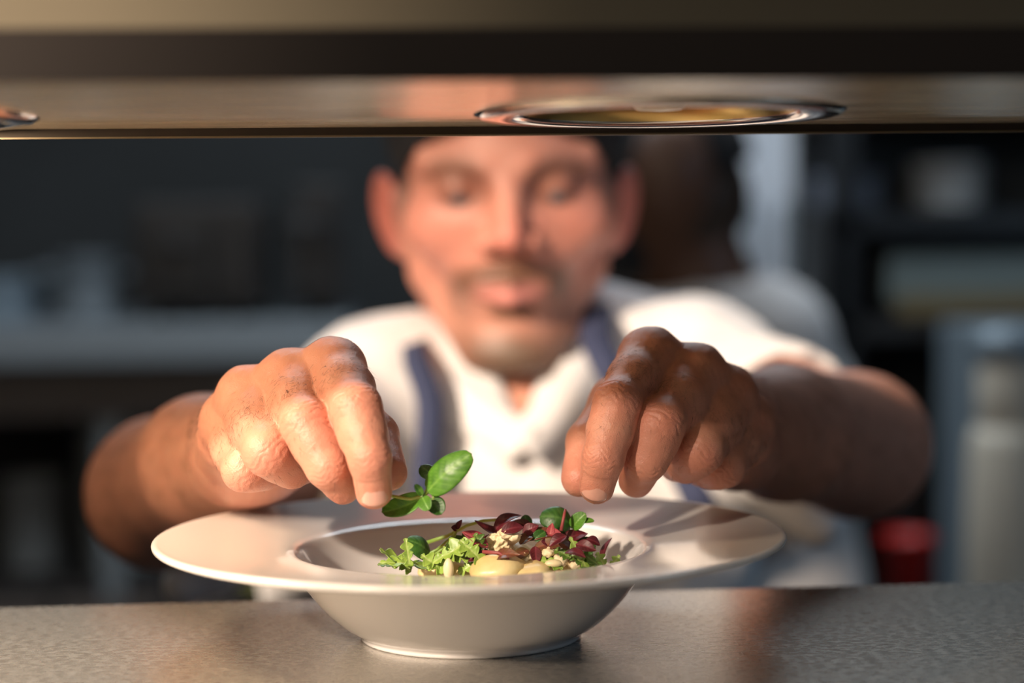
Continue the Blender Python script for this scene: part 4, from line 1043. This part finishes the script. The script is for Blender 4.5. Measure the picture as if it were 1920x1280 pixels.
# right: tall white cold-room door, shelving, oven, sunlit churn, red bucket
d = 3.6
x0, x1, z0, z1, y_ = rect(1318, 1556, 100, 900, d)
dr = thing('refrigerator', 'tall pale grey-blue refrigerator standing behind the other cook', 'refrigerator', ((x0 + x1) / 2, y_, 0)); w_ = (x1 - x0) / 2
box('body', 'pale', -w_, w_, .02, .62, .06, 2.05, dr, .01)
box('door', 'pale', -w_, -.004, .0, .02, .12, 2.0, dr, .006); box('door', 'pale', .004, w_, .0, .02, .12, 2.0, dr, .006)
for s in (-1, 1):
    bm = bmesh.new(); bm_tube(bm, [(s * .03, -.03, 1.0), (s * .03, -.03, 1.45)], .009); bm_tube(bm, [(s * .03, -.03, 1.03), (s * .03, .0, 1.03)], .006); bm_tube(bm, [(s * .03, -.03, 1.42), (s * .03, .0, 1.42)], .006); fin('handle', bm, 'bench', dr, True)
box('plinth', 'black', -w_ + .02, w_ - .02, .04, .6, 0, .06, dr)
d = 3.0
x0, x1, z0, z1, y_ = rect(1556, 2160, 392, 400, d)
zsh = z1
sv = thing('shelving_unit', 'dark steel shelving on the right with stacked plates on its top shelf', 'shelf', ((x0 + x1) / 2, y_, 0)); w_ = (x1 - x0) / 2
box('shelf', 'black', -w_, w_, 0, .28, zsh - .035, zsh, sv, .003); box('shelf', 'black', -w_, w_, 0, .28, .35, .38, sv)
box('shelf', 'black', -w_, w_, 0, .28, zp(262, d) + .03, zp(262, d) + .06, sv)
box('back_panel', 'greywall', -w_, w_, .27, .28, .38, 1.75, sv)
for x_ in (-w_ + .02, w_ - .02):
    for yy in (.02, .26): box('post', 'black', x_ - .02, x_ + .02, yy - .02, yy + .02, 0, 1.78, sv)
zm = zp(606, d); box('shelf', 'darkbox', -w_, w_, 0, .28, zm - .03, zm, sv)
box('side_panel', 'black', -w_, -w_ + .012, .0, .28, .38, zsh - .035, sv, 0, 'black side panel')
ov = thing('microwave_oven', 'dark oven with a greenish glass window on the right shelving', 'oven', (P(1830, 500, d).x, y_ + .02, zm + .001)); wv = .142; hv = zsh - .06 - zm
box('body', 'black', -wv, wv + .06, .02, .24, .01, hv, ov, .006); dd = box('door', 'darkgreen', -wv + .01, wv, .0, .02, .02, hv - .01, ov, .004, 'greenish glass door')
bm = bmesh.new(); bm_tube(bm, [(wv - .02, -.015, .04), (wv - .02, -.015, hv - .04)], .005); fin('handle', bm, 'bench', dd, True)
box('control_panel', 'darkbox', wv + .005, wv + .055, .008, .02, .02, hv - .01, ov)
box('drip_tray', 'amber', -wv + .02, wv - .02, -.02, .0, .0, .035, ov, .003, 'amber tray below the door')
ORD = ('topmost', 'second from the top', 'third from the top', 'fourth from the top', 'fifth from the top', 'sixth from the top', 'lowest')
def plates(px, top, n, r, m, label):
    p = P(px, 380, d)
    for i in range(n):
        o = thing('stacked_plate', label % ORD[n - 1 - i], 'plate', (p.x, y_ + .13, zsh + .0006 + i * .0112), 'stacked plates on the right shelf'); bm = bmesh.new()
        bm_lathe(bm, [(0, 0), (r * .6, 0), (r, .012), (r, .0145), (r * .6, .003), (0, .003)], seg=32); fin('dish', bm, m, o, True)
plates(1622, 0, 5, .060, 'china', 'pale blue-grey plate, %s of the shorter stack on the upper shelf')
plates(1822, 0, 7, .062, 'plates', 'white plate, %s of the taller stack on the upper shelf')
# sunlit churn-like container at the right edge
p = P(1872, 1100, 2.4)
st = thing('storage_trolley', 'low steel trolley at the right edge carrying the cream container', 'trolley', (p.x, p.y, 0)); ztr = zp(1130, 2.5, 1868)
box('shelf_top', 'bench', -.11, .11, -.12, .12, ztr - .03, ztr, st, .004); box('lower_shelf', 'bench', -.11, .11, -.12, .12, .25, .27, st, .004)
for x_ in (-.09, .09):
    for yy in (-.10, .10):
        lg = box('leg', 'bench', x_ - .012, x_ + .012, yy - .012, yy + .012, .05, ztr - .03, st)
        bm = bmesh.new(); bm_tube(bm, [(x_ - .01, yy, .026), (x_ + .01, yy, .026)], .026, 20); fin('wheel', bm, 'rubber', lg, True)
hch = zp(785, 2.5, 1868) - ztr
ch_ = thing('container', 'tall cream container at the right edge with a blue-grey lid', 'container', (p.x + .01, p.y, ztr))
bm = bmesh.new(); bm_lathe(bm, [(0, 0), (.048, 0), (.052, .01), (.050, hch * .5), (.046, hch - .02), (.040, hch), (.0, hch)], seg=48); fin('body', bm, 'cream', ch_, True)
bm = bmesh.new(); bm_lathe(bm, [(.030, hch), (.036, hch + .01), (.036, hch + .07), (.028, hch + .085), (0, hch + .085)], seg=48); fin('neck', bm, 'cream', ch_, True)
bm = bmesh.new(); bm_tube(bm, [(.035, 0, hch + .04), (.075, 0, hch + .03), (.078, 0, hch - .08), (.047, 0, hch - .10)], .009, 12); fin('handle', bm, 'cream', ch_, True)
bm = bmesh.new(); bm_lathe(bm, [(0, hch + .085), (.040, hch + .085), (.040, hch + .12), (0, hch + .125)], seg=40); fin('lid', bm, 'bluesteel', ch_, True)
# steel panel of the extractor / hot cupboard behind it
x0, x1, z0, z1, y_ = rect(1825, 2190, 606, 700, 2.80)
hc_ = thing('hot_cupboard', 'blue-grey steel cupboard at the right edge behind the cream container', 'cupboard', ((x0 + x1) / 2, y_, 0)); w_ = (x1 - x0) / 2
box('body', 'bluesteel', -w_, w_, 0, .18, .1, z1, hc_, .006); box('door', 'bluesteel', -w_ + .02, w_ - .02, -.015, 0, .14, z1 - .1, hc_, .004)
box('plinth', 'black', -w_ + .02, w_ - .02, .02, .16, 0, .1, hc_)
# red bucket on a dark crate
p = P(1700, 1010, 2.62); hb = .14
cr_ = thing('crate', 'dark crate on the floor carrying the red bucket', 'crate', (p.x, p.y, 0)); zc = p.z - hb
bm = bmesh.new(); bm_box(bm, -.09, .09, -.09, .09, 0, .02); [bm_box(bm, -.09, .09, s * .09 - .008, s * .09 + .008, .04 + i * .09, .11 + i * .09) for s in (-1, 1) for i in range(int((zc - .06) / .09))]
fin('slats', bm, 'darkbox', cr_); bm = bmesh.new(); bm_box(bm, -.095, .095, -.095, .095, zc - .02, zc); fin('lid', bm, 'darkbox', cr_)
for sx in (-1, 1):
    for sy in (-1, 1): box('corner_post', 'darkbox', sx * .09 - .01, sx * .09 + .01, sy * .09 - .01, sy * .09 + .01, 0, zc - .02, cr_)
bk = thing('bucket', 'red bucket low on the right behind the chef\'s elbow', 'bucket', (p.x, p.y, zc))
bm = bmesh.new(); bm_lathe(bm, [(0, 0), (.030, 0), (.034, hb), (.038, hb), (.038, hb + .006), (.032, hb + .004), (.027, .008), (0, .008)], seg=40); fin('body', bm, 'red', bk, True)
bm = bmesh.new(); bm_tube(bm, [(.036 * math.cos(a), 0, hb + .05 * math.sin(a)) for a in (PI * k / 12 for k in range(13))], .0025, 8); fin('handle', bm, 'darkbox', bk, True)

# ------------------------------------------------------------------ the other cook
d = 2.25
H2 = P(1236, 345, d)
ck = thing('person', 'cook in a white jacket and black cap behind the chef, turned away to the left', 'person', (H2.x + .05, H2.y, 0)); ck0 = V3(ck.location)
h2 = V3(H2); nk = V3(P(1330, 520, d)); shR = V3(P(1440, 640, d)); shL = nk + np.array((-.17, .14, -.06), f32); ch2 = V3(P(1385, 830, d)) + (0, .05, 0); wa2 = np.array((ch2[0], ch2[1] + .02, .98), f32); pe2 = np.array((ch2[0], ch2[1] + .02, .90), f32)
el2 = V3(P(1515, 900, d)); el2b = shL + np.array((-.04, .02, -.28), f32); wr2 = V3(P(1400, 1010, 2.15)); wr2b = wr2 + np.array((-.20, .10, 0), f32)
def cook_parts(g, D, inf=0, arms=True, legs=True, torso=True):
    if torso:
        ell(g, D, ch2, (.150 + inf, .11 + inf, .17), .05); ell(g, D, wa2, (.150 + inf, .115 + inf, .13), .05); ell(g, D, pe2, (.155 + inf, .12 + inf, .11), .05)
        cone(g, D, nk + (0, 0, -.05), shR, .05 + inf, .052 + inf, .03); cone(g, D, nk + (0, 0, -.05), shL, .05 + inf, .052 + inf, .03)
        cone(g, D, shR, ch2, .05 + inf, .09 + inf, .04); cone(g, D, shL, ch2, .05 + inf, .09 + inf, .04)
    if arms:
        for a, b, c in ((shR, el2, wr2), (shL, el2b, wr2b)): cone(g, D, a, b, .048 + inf, .040 + inf, .03); cone(g, D, b, c, .040 + inf, .028 + inf, .02)
    if legs:
        for s in (-1, 1):
            hp_ = pe2 + np.array((s * .08, 0, -.04), f32); kn = np.array((hp_[0], hp_[1] - .01, .48), f32); an = np.array((hp_[0] + s * .01, hp_[1] + .02, .09), f32)
            cone(g, D, hp_, kn, .08 + inf, .05 + inf, .03); cone(g, D, kn, an, .05 + inf, .036 + inf, .03)
            if not inf: cone(g, D, an - (0, 0, .04), an + (-.11, -.03, -.06), .03, .026, .02)
def cook_body(g):
    D = g.field(.08); cook_parts(g, D)
    R2 = np.array((Matrix.Rotation(math.radians(100), 3, 'Z') @ Matrix.Rotation(math.radians(-28), 3, 'Y')).transposed(), f32)
    ell(g, D, h2, (.095, .074, .105), .02, 'u', R2)
    fwd = np.array((-.88, .1, -.47), f32); dn = np.array((.4, 0, -.85), f32)
    ell(g, D, h2 + fwd * .03 + dn * .05, (.062, .055, .062), .03); cone(g, D, h2 + fwd * .095 + dn * .01, h2 + fwd * .108 + dn * .03, .008, .011, .01)
    cone(g, D, h2 + fwd * .06 + dn * .09, h2 + fwd * .03 + dn * .09, .022, .025, .02)
    ell(g, D, h2 + np.array((.015, -.077, -.02), f32), (.022, .009, .033), .004)
    cone(g, D, h2 + (.03, 0, -.05), nk + (0, .01, -.03), .058, .062, .02)
    for w_, s in ((wr2, 1), (wr2b, 1)):
        ell(g, D, w_ + (-.05, 0, -.01), (.048, .038, .018), .012)
        for i in range(4): cone(g, D, w_ + (-.085, -.025 + i * .017, -.012), w_ + (-.135 + abs(i - 1.4) * .006, -.028 + i * .019, -.035), .009, .0075, .003)
        cone(g, D, w_ + (-.03, -.035, -.01), w_ + (-.075, -.062, -.02), .012, .009, .006)
    return D
g = Grid(np.minimum.reduce([h2, pe2, wr2b, el2b]) - .2, np.maximum.reduce([h2, pe2, el2, shL]) + .17, .008)
g = Grid((g.lo[0], g.lo[1], 0), tuple(g.lo + g.n * g.h), .008); v, q = surface(g, cook_body(g)); v = relax(v, q, 2, .5)
link('body', np_mesh('body', v - ck0, q), ck, [M['skin2']])
def cchild(name, fn, m, h=.008):
    gg = Grid(g.lo, g.lo + g.n * g.h, h); v, q = surface(gg, fn(gg)); v = relax(v, q, 2, .5); return link(name, np_mesh(name, v - ck0, q), ck, [M[m]])
def cj(g):
    D = g.field(.08); cook_parts(g, D, .014, True, False)
    D = smax(D, -half(g, (0, 0, .80), (0, 0, 1)), f32(.004))
    cone(g, D, nk + (0, .01, .0), h2 + (.05, 0, -.02), .060, .060, .006, 's')
    for w_, e_2 in ((wr2, el2), (wr2b, el2b)): cone(g, D, w_ + (w_ - e_2) * .0, w_ + (w_ - e_2) * .7, .060, .07, .004, 's')
    return D
cchild('jacket', cj, 'cloth')
def ct(g):
    D = g.field(.08); cook_parts(g, D, .012, False, True, False); ell(g, D, pe2, (.172, .137, .12), .02)
    D = smax(D, half(g, (0, 0, .88), (0, 0, 1)), f32(.004)); return smax(D, -half(g, (0, 0, .07), (0, 0, 1)), f32(.004))
cchild('trousers', ct, 'trouser')
def cc(g):
    D = g.field(.08); ell(g, D, h2 + (.01, 0, .012), (.103, .085, .108), .004)
    n_ = np.array((-.35, 0, .94), f32); return smax(D, -half(g, h2 + (0, 0, -.012), n_), f32(.004))
cchild('cap', cc, 'blackcloth', .006)
def hr(g):
    D = g.field(.08); ell(g, D, h2 + (.012, 0, -.016), (.096, .083, .088), .004); return smax(D, -half(g, h2 + (-.045, 0, 0), (.95, 0, .25)), f32(.01))
cchild('hair', hr, 'hair', .006)
def bd(g):
    D = g.field(.08); ell(g, D, h2 + (-.045, 0, -.065), (.062, .060, .055), .01); return D
cchild('face_mask', bd, 'black', .006)
